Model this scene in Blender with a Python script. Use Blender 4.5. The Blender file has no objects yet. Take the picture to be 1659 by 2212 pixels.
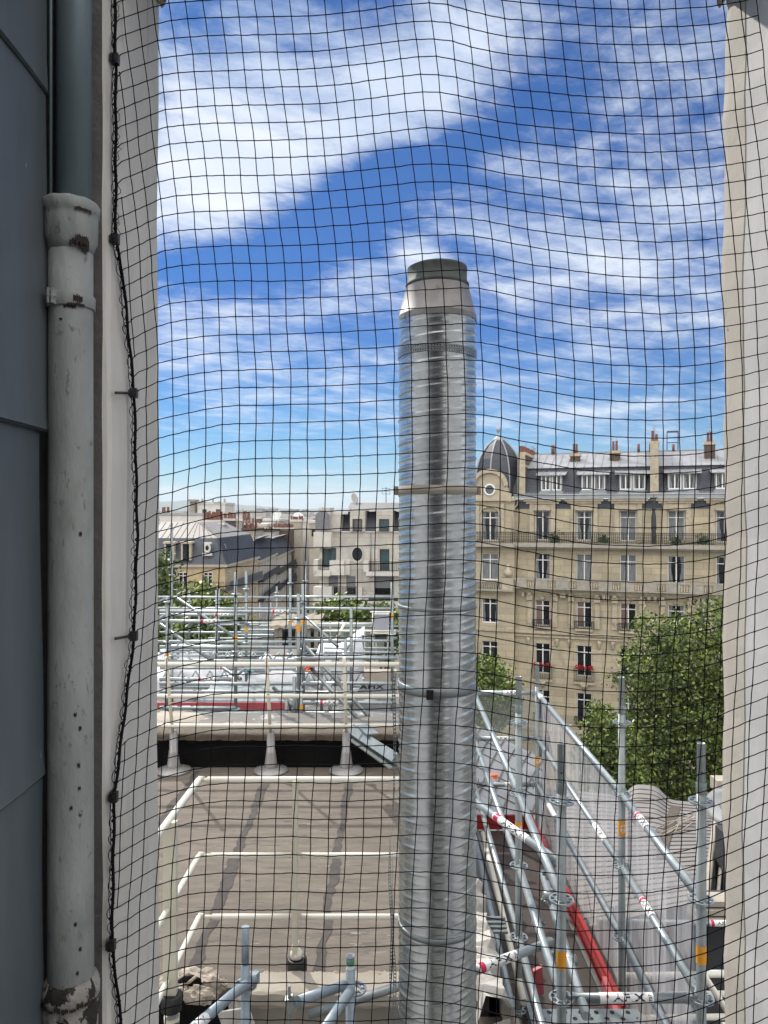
import bpy, math, random
import numpy as np
from mathutils import Vector, Matrix
random.seed(7); np.random.seed(7)
R = math.radians
S = bpy.context.scene
COL = S.collection
EYE = 21.0; F = 1600.0; CX = 829.5; CY = 1106.0

# ---------------------------------------------------------------- camera
cam_d = bpy.data.cameras.new('camera'); cam = bpy.data.objects.new('camera', cam_d); COL.objects.link(cam)
cam.location = (0, 0, EYE); cam.rotation_euler = (R(90), 0, 0)
cam_d.sensor_fit = 'VERTICAL'; cam_d.sensor_height = 24.0; cam_d.lens = 24.0*F/2212.0
cam_d.clip_start = 0.05; cam_d.clip_end = 20000
S.camera = cam
S.view_settings.view_transform = 'Standard'; S.view_settings.look = 'None'
S.view_settings.exposure = 0.80; S.view_settings.gamma = 1

# ---------------------------------------------------------------- sun
sund = Vector((-0.8, 1.15, 1.17)).normalized()
sl = bpy.data.lights.new('sun', 'SUN'); sl.energy = 2.5; sl.angle = R(0.9); sl.color = (1.0, 0.94, 0.84)
sun = bpy.data.objects.new('sun', sl); COL.objects.link(sun); sun.location = (0, 0, 60)
sun.rotation_euler = sund.to_track_quat('Z', 'Y').to_euler()
SUN_EL = math.asin(sund.z); SUN_AZ = math.atan2(sund.x, sund.y)

# ---------------------------------------------------------------- sky
class NB:
    """tiny node graph writer"""
    def __init__(s, nt): s.nt = nt; s.n = nt.nodes; s.l = nt.links
    def new(s, t, **k):
        x = s.n.new(t)
        for a, b in k.items(): setattr(x, a, b)
        return x
    def link(s, a, b): s.l.new(a, b)
    def setin(s, sock, v):
        if isinstance(v, bpy.types.NodeSocket): s.l.new(v, sock)
        else: sock.default_value = v
    def m(s, op, a, b=None, c=None, clamp=False):
        x = s.n.new('ShaderNodeMath'); x.operation = op; x.use_clamp = clamp
        s.setin(x.inputs[0], a)
        if b is not None: s.setin(x.inputs[1], b)
        if c is not None: s.setin(x.inputs[2], c)
        return x.outputs[0]
    def noise(s, vec, scale, detail=5, rough=.5, dist=0, lac=2.0):
        x = s.n.new('ShaderNodeTexNoise'); x.inputs['Scale'].default_value = scale
        x.inputs['Detail'].default_value = detail; x.inputs['Roughness'].default_value = rough
        x.inputs['Distortion'].default_value = dist; x.inputs['Lacunarity'].default_value = lac
        if vec is not None: s.l.new(vec, x.inputs['Vector'])
        return x.outputs['Fac']
    def comb(s, a, b, c=0.0):
        x = s.n.new('ShaderNodeCombineXYZ'); s.setin(x.inputs[0], a); s.setin(x.inputs[1], b); s.setin(x.inputs[2], c)
        return x.outputs[0]
    def mix(s, fac, a, b, blend='MIX'):
        x = s.n.new('ShaderNodeMix'); x.data_type = 'RGBA'; x.blend_type = blend
        s.setin(x.inputs[0], fac); s.setin(x.inputs[6], a); s.setin(x.inputs[7], b)
        return x.outputs[2]
    def ramp(s, fac, stops):
        x = s.n.new('ShaderNodeValToRGB'); s.l.new(fac, x.inputs[0]); e = x.color_ramp.elements
        e[0].position, e[0].color = stops[0][0], (*stops[0][1], 1)
        e[1].position, e[1].color = stops[-1][0], (*stops[-1][1], 1)
        for p, c in stops[1:-1]:
            q = e.new(p); q.color = (*c, 1)
        return x.outputs[0]

W = bpy.data.worlds.new("World"); S.world = W; W.use_nodes = True
nb = NB(W.node_tree); nb.n.clear()
out = nb.new('ShaderNodeOutputWorld'); bg = nb.new('ShaderNodeBackground')
sky = nb.new('ShaderNodeTexSky', sky_type='NISHITA', sun_disc=False)
sky.sun_elevation = SUN_EL; sky.sun_rotation = SUN_AZ; sky.altitude = 50
sky.air_density = 1.0; sky.dust_density = 0.2; sky.ozone_density = 2.2
tc = nb.new('ShaderNodeTexCoord'); sp = nb.new('ShaderNodeSeparateXYZ'); nb.link(tc.outputs['Generated'], sp.inputs[0])
dx, dy, dz = sp.outputs
az = nb.m('ARCTAN2', dx, dy)                      # 0 = north (view axis), + to the right
el = nb.m('ARCSINE', dz)
zz = nb.m('ADD', nb.m('MAXIMUM', dz, 0.0), 0.10)
gx = nb.m('DIVIDE', dx, zz); gy = nb.m('DIVIDE', dy, zz)
# cirrus noise on a high flat sheet, combed along one direction
ca, sa = math.cos(R(28)), math.sin(R(28))
ga = nb.m('ADD', nb.m('MULTIPLY', gx, ca), nb.m('MULTIPLY', gy, sa))
gb = nb.m('SUBTRACT', nb.m('MULTIPLY', gy, ca), nb.m('MULTIPLY', gx, sa))
v1 = nb.comb(nb.m('MULTIPLY', ga, 1.0), nb.m('MULTIPLY', gb, 1.45), 3.1)
n1 = nb.noise(v1, 1.7, 11, .66, .9)
v2 = nb.comb(nb.m('MULTIPLY', ga, 1.6), nb.m('MULTIPLY', gb, 3.6), 7.7)
n2 = nb.noise(v2, 2.2, 8, .62, .9)
v3 = nb.comb(nb.m('MULTIPLY', az, 4.5), nb.m('MULTIPLY', el, 16.0), 1.2)
n3 = nb.noise(v3, 1.5, 10, .64, .5)
n4 = nb.noise(nb.comb(nb.m('MULTIPLY', az, 10.0), nb.m('MULTIPLY', el, 19.0), 5.2), 1.6, 10, .68, .7)
def D(px, py):                                    # photo pixel -> azimuth, elevation
    k = (px-CX)/F; v = (CY-py)/F
    return math.atan(k), math.atan(v/math.sqrt(1+k*k))
def blob(px, py, rx, ry, ang, amp):
    a0, e0 = D(px, py); c, s_ = math.cos(R(ang)), math.sin(R(ang))
    a = nb.m('SUBTRACT', az, a0); e = nb.m('SUBTRACT', el, e0)
    u = nb.m('DIVIDE', nb.m('ADD', nb.m('MULTIPLY', a, c), nb.m('MULTIPLY', e, s_)), rx/F)
    v = nb.m('DIVIDE', nb.m('SUBTRACT', nb.m('MULTIPLY', e, c), nb.m('MULTIPLY', a, s_)), ry/F)
    q = nb.m('ADD', nb.m('MULTIPLY', u, u), nb.m('MULTIPLY', v, v))
    return nb.m('MULTIPLY', nb.m('POWER', 2.718, nb.m('MULTIPLY', q, -1.0)), amp)
cov = None
for b in [(430, 400, 220, 140, 25, .52), (460, 110, 240, 130, 0, .16), (1350, 160, 330, 130, 5, .08), (1000, 160, 200, 120, 30, .14), (1250, 480, 330, 90, -8, .16), (520, 820, 260, 60, 0, .14), (1400, 760, 260, 50, 0, .12), (680, 290, 320, 110, 26, .40), (1010, 60, 260, 120, 32, .34), (420, 60, 220, 120, 0, .12),
          (620, 520, 330, 75, 18, -.42), (880, 380, 300, 60, 22, -.36), (1180, 235, 200, 70, 15, -.16), (440, 575, 160, 35, 8, -.25),
          (1400, 230, 260, 160, 20, .08), (1340, 400, 240, 60, -12, .18), (1250, 580, 330, 60, -8, .20), (500, 660, 300, 55, -4, .26),
          (450, 760, 150, 40, 0, .18), (1450, 690, 200, 45, 4, .18), (905, 553, 55, 28, 0, .42), (1300, 480, 250, 40, -10, -.10),
          (600, 870, 400, 45, 2, .02), (1300, 885, 330, 14, 3, .22), (620, 1000, 700, 50, 0, -.12), (620, 1085, 900, 34, 0, .24)]:
    x = blob(*b); cov = x if cov is None else nb.m('ADD', cov, x)
tex = nb.m('ADD', nb.m('MULTIPLY', nb.m('SUBTRACT', n1, .5), .95), nb.m('MULTIPLY', nb.m('SUBTRACT', n2, .5), .75))
tex = nb.m('ADD', tex, nb.m('MULTIPLY', nb.m('SUBTRACT', n3, .5), .95))
tex = nb.m('ADD', tex, nb.m('MULTIPLY', nb.m('SUBTRACT', n4, .5), .50))
dens = nb.m('ADD', nb.m('ADD', cov, tex), .27)
mr = nb.new('ShaderNodeMapRange', interpolation_type='SMOOTHSTEP'); nb.link(dens, mr.inputs[0])
mr.inputs[1].default_value = .12; mr.inputs[2].default_value = .90; mr.inputs[3].default_value = 0; mr.inputs[4].default_value = .93
shade = nb.ramp(nb.noise(v2, 1.1, 4, .5, .3), [(.3, (3.6, 4.3, 5.6)), (.7, (5.9, 6.2, 6.6))])
rear = nb.new('ShaderNodeMapRange'); nb.link(dy, rear.inputs[0]); rear.inputs[1].default_value = .15; rear.inputs[2].default_value = -.35   # added unseen bright cloud behind the camera, fill for shaded faces
ovh_fill = nb.new('ShaderNodeMapRange'); nb.link(el, ovh_fill.inputs[0]); ovh_fill.inputs[1].default_value = .70; ovh_fill.inputs[2].default_value = .95  # same added brightness overhead, above the frame, for neutral fill
fill_f = nb.m('MAXIMUM', rear.outputs[0], ovh_fill.outputs[0])
shade = nb.mix(fill_f, shade, (15.5, 15.0, 14.3, 1))
skyc = nb.new('ShaderNodeMix', data_type='RGBA', blend_type='MULTIPLY')
skyc.inputs[0].default_value = 1; nb.link(sky.outputs[0], skyc.inputs[6]); 
grd = nb.new('ShaderNodeMapRange'); nb.link(el, grd.inputs[0]); grd.inputs[1].default_value = 0; grd.inputs[2].default_value = .42
nb.link(nb.ramp(grd.outputs[0], [(0, (.28, .44, .58)), (.25, (.095, .31, .53)), (.6, (.050, .225, .48)), (1, (.08, .255, .50))]), skyc.inputs[7])
# clouds only above the horizon
mask = nb.m('MULTIPLY', nb.m('MAXIMUM', mr.outputs[0], nb.m('MULTIPLY', fill_f, .9)), nb.m('GREATER_THAN', dz, 0.0))
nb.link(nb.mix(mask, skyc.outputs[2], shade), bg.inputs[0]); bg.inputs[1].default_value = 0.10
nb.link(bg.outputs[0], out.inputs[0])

# ---------------------------------------------------------------- helpers
def P(px, py, Y): return Vector(((px-CX)/F*Y, Y, EYE-(py-CY)/F*Y))
def XO(px, Y): return (px-CX)/F*Y
def ZO(py, Y): return EYE-(py-CY)/F*Y

MATS = {}
def mat(name, c1, c2=None, rough=.65, metal=0.0, ns=4.0, bump=0.0, bs=None, stretch=(1, 1, 1), spots=None, brick=None,
        island=None, alpha=None, trans=0.0, spec=None, det=6, lo=.35, hi=.65, detb=6):
    m = bpy.data.materials.new(name); m.use_nodes = True; MATS[name] = m
    g = NB(m.node_tree); bs_ = g.n['Principled BSDF']; o = g.n['Material Output']
    t = g.new('ShaderNodeTexCoord'); mp = g.new('ShaderNodeMapping'); g.link(t.outputs['Object'], mp.inputs[0])
    mp.inputs['Scale'].default_value = stretch
    if c2 is None: c2 = tuple(v*.85 for v in c1)
    col = g.ramp(g.noise(mp.outputs[0], ns, det, .6, .2), [(lo, c1), (hi, c2)])
    big = g.noise(t.outputs['Object'], ns*.13, 3, .5)
    col = g.mix(g.m('MULTIPLY', g.m('SUBTRACT', big, .35, clamp=True), .9), col, tuple(v*.62 for v in c2)+(1,))
    if brick:
        mc, bw, bh, ms = brick
        sx = g.new('ShaderNodeSeparateXYZ'); g.link(t.outputs['Object'], sx.inputs[0])
        v = g.comb(g.m('ADD', sx.outputs[0], sx.outputs[1]), sx.outputs[2])
        b = g.new('ShaderNodeTexBrick'); g.link(v, b.inputs['Vector']); b.inputs['Scale'].default_value = 1
        b.inputs['Brick Width'].default_value = bw; b.inputs['Row Height'].default_value = bh
        b.inputs['Mortar Size'].default_value = ms; b.inputs['Color1'].default_value = (1, 1, 1, 1)
        b.inputs['Color2'].default_value = (.78, .8, .82, 1); b.inputs['Mortar'].default_value = (*mc, 1)
        col = g.mix(1.0, col, b.outputs['Color'], 'MULTIPLY')
    if spots:
        for sc, ss, th, wd in spots:
            f = g.noise(mp.outputs[0], ss, 7, .65, .4)
            r = g.new('ShaderNodeMapRange'); g.link(f, r.inputs[0]); r.inputs[1].default_value = th; r.inputs[2].default_value = th+wd
            col = g.mix(r.outputs[0], col, (*sc, 1))
    if island:
        ge = g.new('ShaderNodeNewGeometry')
        col = g.mix(g.m('MULTIPLY', g.m('POWER', ge.outputs['Random Per Island'], 2.2), .95), col, (*island, 1))
    g.link(col, bs_.inputs['Base Color'])
    bs_.inputs['Roughness'].default_value = rough; bs_.inputs['Metallic'].default_value = metal
    if spec is not None: bs_.inputs['Specular IOR Level'].default_value = spec
    if trans: bs_.inputs['Transmission Weight'].default_value = trans
    if bump:
        bp = g.new('ShaderNodeBump'); bp.inputs['Strength'].default_value = 1; bp.inputs['Distance'].default_value = bump
        g.link(g.noise(mp.outputs[0], bs or ns*3, detb, .6), bp.inputs['Height']); g.link(bp.outputs[0], bs_.inputs['Normal'])
    if alpha is not None:
        tr = g.new('ShaderNodeBsdfTransparent'); ms_ = g.new('ShaderNodeMixShader')
        if isinstance(alpha, tuple):
            a0, a1, s = alpha
            f = g.noise(mp.outputs[0], s, 5, .6, .5)
            r = g.new('ShaderNodeMapRange'); g.link(f, r.inputs[0]); r.inputs[1].default_value = .35; r.inputs[2].default_value = .65
            r.inputs[3].default_value = a0; r.inputs[4].default_value = a1; g.link(r.outputs[0], ms_.inputs[0])
        else: ms_.inputs[0].default_value = alpha
        g.link(tr.outputs[0], ms_.inputs[1]); g.link(bs_.outputs[0], ms_.inputs[2]); g.link(ms_.outputs[0], o.inputs[0])
    return m

def tag(o, label=None, cat=None, group=None, kind=None):
    if label: o['label'] = label
    if cat: o['category'] = cat
    if group: o['group'] = group
    if kind: o['kind'] = kind
    return o
def thing(name, label, cat, loc=(0, 0, 0), rz=0.0, group=None):
    o = bpy.data.objects.new(name, None); COL.objects.link(o); o.location = loc; o.rotation_euler = (0, 0, rz)
    o.empty_display_size = .2
    return tag(o, label, cat, group)
def pmat(o): return Matrix.Translation(o.location) @ o.rotation_euler.to_matrix().to_4x4()

class MB:
    def __init__(s): s.v = []; s.f = []; s.sm = []
    def quad(s, a, b, c, d, sm=False):
        n = len(s.v); s.v += [tuple(a), tuple(b), tuple(c), tuple(d)]; s.f.append((n, n+1, n+2, n+3)); s.sm.append(sm)
    def box(s, x0, x1, y0, y1, z0, z1, M=None):
        n = len(s.v)
        p = [(x, y, z) for z in (z0, z1) for y in (y0, y1) for x in (x0, x1)]
        if M is not None: p = [tuple(M @ Vector(q)) for q in p]
        s.v += p
        for f in ((0, 2, 3, 1), (4, 5, 7, 6), (0, 1, 5, 4), (2, 6, 7, 3), (0, 4, 6, 2), (1, 3, 7, 5)):
            s.f.append(tuple(n+i for i in f)); s.sm.append(False)
        return s
    def bar(s, a, b, w, h, up=(0, 0, 1)):
        a, b = Vector(a), Vector(b); d = b-a; L = d.length; d.normalize(); u = Vector(up)
        x = d.cross(u)
        if x.length < 1e-4: x = d.cross(Vector((0, 1, 0)))
        x.normalize(); z = x.cross(d)
        M = Matrix(((x.x, d.x, z.x, a.x), (x.y, d.y, z.y, a.y), (x.z, d.z, z.z, a.z), (0, 0, 0, 1)))
        return s.box(-w/2, w/2, 0, L, -h/2, h/2, M)
    def tube(s, pts, r, n=10, caps=True, closed=False, sm=True):
        pts = [Vector(p) for p in pts]; rs = r if isinstance(r, (list, tuple)) else [r]*len(pts)
        N = len(pts); prev = None; base = len(s.v)
        for i, p in enumerate(pts):
            if closed: t = pts[(i+1) % N]-pts[i-1]
            else: t = pts[min(i+1, N-1)]-pts[max(i-1, 0)]
            t.normalize()
            if prev is None:
                x = t.cross(Vector((0, 0, 1)))
                if x.length < .05: x = t.cross(Vector((0, 1, 0)))
            else: x = prev - t*prev.dot(t)
            x.normalize(); prev = x; y = t.cross(x)
            for k in range(n):
                a = 2*math.pi*k/n
                s.v.append(tuple(p+(x*math.cos(a)+y*math.sin(a))*rs[i]))
        for i in range(N if closed else N-1):
            j = (i+1) % N
            for k in range(n):
                s.f.append((base+i*n+k, base+i*n+(k+1) % n, base+j*n+(k+1) % n, base+j*n+k)); s.sm.append(sm)
        if caps and not closed:
            s.f.append(tuple(base+k for k in reversed(range(n)))); s.sm.append(False)
            s.f.append(tuple(base+(N-1)*n+k for k in range(n))); s.sm.append(False)
        return s
    def lathe(s, prof, c=(0, 0, 0), n=32, M=None, sm=True, capb=True, capt=True):
        b = len(s.v)
        for (r, z) in prof:
            for k in range(n):
                a = 2*math.pi*k/n; q = Vector((c[0]+r*math.cos(a), c[1]+r*math.sin(a), c[2]+z))
                s.v.append(tuple(M @ q) if M is not None else tuple(q))
        for i in range(len(prof)-1):
            for k in range(n):
                s.f.append((b+i*n+k, b+i*n+(k+1) % n, b+(i+1)*n+(k+1) % n, b+(i+1)*n+k)); s.sm.append(sm)
        if capb: s.f.append(tuple(b+k for k in reversed(range(n)))); s.sm.append(False)
        if capt: s.f.append(tuple(b+(len(prof)-1)*n+k for k in range(n))); s.sm.append(False)
        return s
    def prism(s, poly, y0, y1, M=None):
        """poly in xz, extruded along y"""
        n = len(s.v); k = len(poly)
        p = [(x, y0, z) for x, z in poly]+[(x, y1, z) for x, z in poly]
        if M is not None: p = [tuple(M @ Vector(q)) for q in p]
        s.v += p
        s.f.append(tuple(n+i for i in range(k))); s.sm.append(False)
        s.f.append(tuple(n+k+i for i in reversed(range(k)))); s.sm.append(False)
        for i in range(k):
            j = (i+1) % k; s.f.append((n+i, n+k+i, n+k+j, n+j)); s.sm.append(False)
        return s
    def grid(s, fn, nu, nv, sm=True):
        b = len(s.v)
        for j in range(nv+1):
            for i in range(nu+1): s.v.append(tuple(fn(i/nu, j/nv)))
        for j in range(nv):
            for i in range(nu):
                a = b+j*(nu+1)+i; s.f.append((a, a+1, a+nu+2, a+nu+1)); s.sm.append(sm)
        return s
    def holes(s, x0, x1, z0, z1, hs, d, y=0.0, arch=()):
        """wall sheet at y with rectangular openings hs=(a,b,c,e) and reveals d deep towards +y"""
        xs = sorted({x0, x1, *[h[0] for h in hs], *[h[1] for h in hs]}); zs = sorted({z0, z1, *[h[2] for h in hs], *[h[3] for h in hs]})
        xs = [x for x in xs if x0 <= x <= x1]; zs = [z for z in zs if z0 <= z <= z1]
        for i in range(len(xs)-1):
            for j in range(len(zs)-1):
                cx, cz = (xs[i]+xs[i+1])/2, (zs[j]+zs[j+1])/2
                if any(h[0] < cx < h[1] and h[2] < cz < h[3] for h in hs): continue
                s.quad((xs[i], y, zs[j]), (xs[i+1], y, zs[j]), (xs[i+1], y, zs[j+1]), (xs[i], y, zs[j+1]))
        for a, b, c, e in hs:
            s.quad((a, y, c), (a, y, e), (a, y+d, e), (a, y+d, c)); s.quad((b, y, c), (b, y+d, c), (b, y+d, e), (b, y, e))
            s.quad((a, y, c), (a, y+d, c), (b, y+d, c), (b, y, c)); s.quad((a, y, e), (b, y, e), (b, y+d, e), (a, y+d, e))
        return s
    def mesh(s, name, m, inv=None, off=None):
        me = bpy.data.meshes.new(name)
        v = s.v
        if inv is not None: v = [tuple(inv @ Vector(q)) for q in v]
        if off is not None: v = [(q[0]-off[0], q[1]-off[1], q[2]-off[2]) for q in v]
        me.from_pydata(v, [], s.f); me.polygons.foreach_set('use_smooth', s.sm); me.materials.append(MATS[m] if isinstance(m, str) else m)
        me.update(); return me
    def build(s, name, m, parent=None, world=False, loc=None, label=None, thing_parent=None):
        """world=True: vertices are world coordinates, parent is a top-level thing"""
        if parent is None:
            a = np.array(s.v); off = ((a[:, 0].min()+a[:, 0].max())/2, (a[:, 1].min()+a[:, 1].max())/2, a[:, 2].min())
            o = bpy.data.objects.new(name, s.mesh(name, m, off=off)); COL.objects.link(o); o.location = off
        else:
            inv = None
            if world:
                M = pmat(parent)
                if parent.parent: M = pmat(parent.parent) @ M
                inv = M.inverted()
            o = bpy.data.objects.new(name, s.mesh(name, m, inv=inv)); COL.objects.link(o); o.parent = parent
            if loc is not None: o.location = loc
        if label: o['label'] = label
        return o
def put(me, name, parent, loc=(0, 0, 0), rot=(0, 0, 0), label=None, scale=None):
    o = bpy.data.objects.new(name, me); COL.objects.link(o); o.parent = parent; o.location = loc; o.rotation_euler = rot
    if scale: o.scale = scale
    if label: o['label'] = label
    return o

def text_polys(txt, size, sx=1.0, bold=0.0):
    c = bpy.data.curves.new('t', 'FONT'); c.body = txt; c.size = size; c.align_x = 'CENTER'; c.align_y = 'CENTER'; c.offset = bold
    c.resolution_u = 3; c.space_character = 1.06
    o = bpy.data.objects.new('t', c); COL.objects.link(o); dg = bpy.context.evaluated_depsgraph_get(); dg.update()
    me = bpy.data.meshes.new_from_object(o.evaluated_get(dg))
    vs = [(v.co.x*sx, v.co.y) for v in me.vertices]; fs = [tuple(p.vertices) for p in me.polygons]
    bpy.data.objects.remove(o); bpy.data.curves.remove(c); bpy.data.meshes.remove(me)
    return vs, fs

# ---------------------------------------------------------------- materials
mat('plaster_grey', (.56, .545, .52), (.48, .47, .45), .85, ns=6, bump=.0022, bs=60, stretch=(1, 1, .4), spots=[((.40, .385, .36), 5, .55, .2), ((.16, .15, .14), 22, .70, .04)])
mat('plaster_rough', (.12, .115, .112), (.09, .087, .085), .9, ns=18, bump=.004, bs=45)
mat('plaster_pale', (.60, .595, .585), (.53, .525, .515), .85, ns=5, bump=.0012, bs=40, stretch=(1, 2.5, 1), spots=[((.40, .39, .37), 8, .66, .05)])
mat('screen_dark', (.022, .026, .034), (.015, .018, .024), .9, ns=2)
mat('plaster_beige', (.54, .505, .445), (.47, .435, .38), .85, ns=5, bump=.0015, bs=50, spots=[((.24, .21, .17), 9, .68, .05)])
mat('zinc_dark', (.098, .118, .136), (.072, .088, .104), .5, .15, ns=3.5, bump=.003, bs=2.2, stretch=(1, 1.5, .35), spots=[((.06, .078, .092), 5, .52, .3), ((.3, .32, .33), 26, .71, .02)])
mat('zinc_pipe', (.20, .26, .29), (.15, .20, .23), .45, .4, ns=9, stretch=(2, 2, .25))
mat('iron_white', (.285, .30, .30), (.21, .222, .222), .62, ns=11, bump=.003, bs=42, stretch=(1, 1, .45), spots=[((.15, .155, .145), 9, .56, .25), ((.03, .025, .02), 24, .67, .02), ((.13, .13, .12), 60, .60, .06)])
mat('iron_worn', (.29, .28, .26), (.19, .18, .165), .7, ns=20, bump=.004, bs=50, spots=[((.012, .009, .007), 17, .50, .02)])
mat('rust', (.022, .013, .010), (.012, .008, .007), .9, ns=40, bump=.002, bs=90)
mat('black_cord', (.003, .003, .006), (.006, .005, .008), .9, ns=300, spec=.15)
mat('black_plastic', (.012, .012, .013), (.02, .02, .02), .5)
mat('galva_flue', (.57, .60, .61), (.39, .425, .435), .27, .93, ns=9, bump=.0003, bs=30, stretch=(1, 1, 1.5), spots=[((.33, .35, .35), 34, .62, .1)])
mat('flue_cone', (.30, .285, .285), (.22, .21, .21), .5, .4, ns=14, spots=[((.15, .16, .15), 12, .6, .08)])
mat('flue_rim', (.085, .10, .095), (.055, .065, .06), .7, .2, ns=20)
mat('galva', (.30, .33, .33), (.22, .25, .255), .42, .6, ns=14, spots=[((.24, .27, .28), 30, .62, .12)])
mat('galva_pale', (.41, .46, .475), (.32, .365, .38), .40, .6, ns=16)
mat('blue_steel', (.30, .36, .41), (.24, .29, .34), .45, .35, ns=14)
mat('rail_white', (.74, .72, .64), (.66, .64, .56), .38, ns=5)
mat('rail_cream', (.62, .59, .48), (.56, .53, .43), .45, ns=5)
mat('foot_grey', (.42, .41, .41), (.33, .325, .325), .4, .35, ns=6)
mat('bitumen', (.185, .158, .130), (.125, .107, .09), .9, ns=6, bump=.005, bs=45, stretch=(.55, 2.6, 1), detb=9, spots=[((.085, .075, .07), 7, .58, .08), ((.29, .265, .24), 9, .62, .1), ((.10, .09, .08), 30, .60, .08)])
mat('bitumen_seam', (.055, .050, .047), (.085, .075, .07), .95, ns=14, bump=.004, bs=40)
mat('tar_cavity_black', (.003, .003, .003), (.006, .0055, .0055), .95, ns=3, bump=.01, bs=9, spots=[((.06, .05, .04), 8, .78, .03)], spec=.2)
mat('stone_brown', (.15, .125, .095), (.10, .085, .065), .9, ns=9, bump=.006, bs=26)
mat('coping', (.42, .385, .33), (.32, .285, .235), .85, ns=7, bump=.004, bs=30, stretch=(.5, 1, 1), spots=[((.18, .12, .07), 10, .66, .05)])
mat('wall_beige', (.30, .275, .235), (.25, .23, .195), .85, ns=5, bump=.002, bs=40, spots=[((.16, .14, .12), 8, .68, .08)])
mat('rubble', (.50, .44, .37), (.26, .22, .18), .95, ns=22, bump=.01, bs=40, spots=[((.05, .04, .03), 16, .60, .05)])
mat('plaster_white', (.60, .57, .53), (.46, .44, .41), .9, ns=16, bump=.006, bs=40, spots=[((.12, .10, .09), 14, .66, .04)])
mat('roof_light', (.17, .165, .155), (.12, .116, .11), .8, ns=2.5, bump=.004, bs=20, spots=[((.6, .6, .62), 3, .58, .12)])
mat('tarp', (.86, .86, .90), (.78, .79, .85), .45, ns=3, bump=.02, bs=7)
mat('red_board', (.36, .025, .02), (.24, .02, .018), .45, ns=7, spots=[((.2, .02, .02), 9, .66, .08)])
mat('pink_board', (.46, .10, .11), (.38, .075, .085), .55, ns=5)
mat('plywood', (.034, .025, .022), (.052, .039, .033), .6, ns=6, stretch=(3, .5, 1))
mat('sticker_orange', (.85, .38, .02), (.80, .34, .02), .45)
mat('sticker_white', (.80, .80, .80), (.75, .75, .76), .4)
mat('sticker_red', (.55, .01, .07), (.5, .01, .06), .4)
mat('ink', (.015, .015, .015), None, .5)
mat('zinc_roof', (.34, .35, .375), (.27, .28, .30), .5, .25, ns=1.2, stretch=(1, 1, .6))
mat('zinc_warm', (.235, .225, .22), (.18, .172, .168), .6, .12, ns=3)
mat('seam_brown', (.10, .082, .07), (.07, .055, .047), .8)
mat('slate', (.065, .075, .095), (.045, .052, .066), .6, ns=8, brick=((.55, .55, .55), .25, .16, .02))
mat('slate_plain', (.060, .068, .085), (.045, .052, .068), .55, .1, ns=3)
mat('zinc_street', (.070, .080, .098), (.048, .056, .07), .5, .2, ns=2, stretch=(1, 1, .3))
mat('stone_h', (.53, .46, .325), (.43, .37, .265), .85, ns=1.3, stretch=(1, 1, .5), spots=[((.30, .26, .19), 1.1, .58, .14), ((.20, .17, .13), 3.5, .66, .10)], brick=((.66, .64, .6), 1.35, .46, .02), bump=.01, bs=8)
mat('stone_trim', (.50, .44, .33), (.38, .33, .25), .85, ns=3, spots=[((.20, .175, .14), 2.5, .58, .12)], bump=.02, bs=10)
mat('stone_grey', (.38, .35, .30), (.29, .265, .23), .85, ns=3, bump=.02, bs=10)
mat('brick', (.105, .075, .06), (.07, .052, .044), .9, ns=6, brick=((1.2, 1.2, 1.2), .24, .08, .012))
mat('terracotta', (.20, .085, .055), (.14, .06, .042), .8, ns=7)
mat('win_white', (.80, .80, .80), (.74, .75, .75), .5)
mat('win_grey', (.30, .31, .32), (.26, .27, .28), .5)
mat('glass_dark', (.004, .005, .007), (.014, .017, .02), .12, ns=.8, lo=.4, hi=.6)
mat('glass_teal', (.035, .065, .075), (.06, .10, .11), .15, ns=1)
mat('curtain', (.26, .275, .285), (.12, .135, .14), .8, ns=4, stretch=(6, 1, .3))
mat('curtain_rose', (.22, .15, .13), (.15, .10, .09), .8, ns=4, stretch=(6, 1, .3))
mat('iron_rail', (.010, .012, .013), None, .5)
mat('awning', (.012, .012, .014), (.02, .02, .022), .8)
mat('stone_modern', (.54, .51, .46), (.46, .43, .39), .8, ns=2, brick=((.72, .7, .68), 1.3, .9, .025))
mat('concrete_pale', (.58, .56, .52), (.48, .46, .43), .8, ns=2)
mat('concrete_old', (.34, .31, .25), (.24, .22, .18), .9, ns=12, bump=.01, bs=24)
mat('shutter', (.17, .17, .19), (.14, .14, .155), .6)
mat('render_cream', (.52, .41, .255), (.39, .30, .185), .85, ns=1.2)
mat('render_pale', (.42, .38, .31), (.34, .31, .255), .85, ns=1)
mat('render_white', (.60, .58, .54), (.52, .50, .47), .85, ns=.6)
mat('flowers', (.45, .012, .02), (.28, .01, .015), .8, ns=8)
mat('leaf', (.075, .125, .022), (.018, .038, .009), .5, ns=.55, lo=.42, hi=.58, island=(.23, .29, .05))
mat('leaf_dark', (.045, .08, .018), (.028, .055, .014), .55, ns=.9, island=(.16, .21, .045))
mat('bark', (.12, .10, .08), (.08, .065, .05), .9, ns=6, bump=.02, bs=14)
mat('ac_grey', (.33, .35, .40), (.28, .30, .34), .5)
mat('dish_white', (.62, .64, .65), (.55, .57, .58), .5)
mat('dish_dirty', (.50, .49, .46), (.40, .40, .37), .6)
mat('asphalt', (.05, .05, .052), (.04, .04, .042), .9, ns=.3)
mat('ground', (.12, .115, .105), (.08, .08, .075), .95, ns=.02)
mat('paving', (.26, .25, .24), (.2, .195, .19), .9, ns=.5)
mat('road_paint', (.75, .75, .72), None, .7)
mat('hill', (.07, .10, .055), (.05, .075, .04), 1, ns=.01)
mat('city_mix', (.42, .40, .37), (.30, .29, .28), .9, ns=.01, island=(.16, .16, .17))
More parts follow.
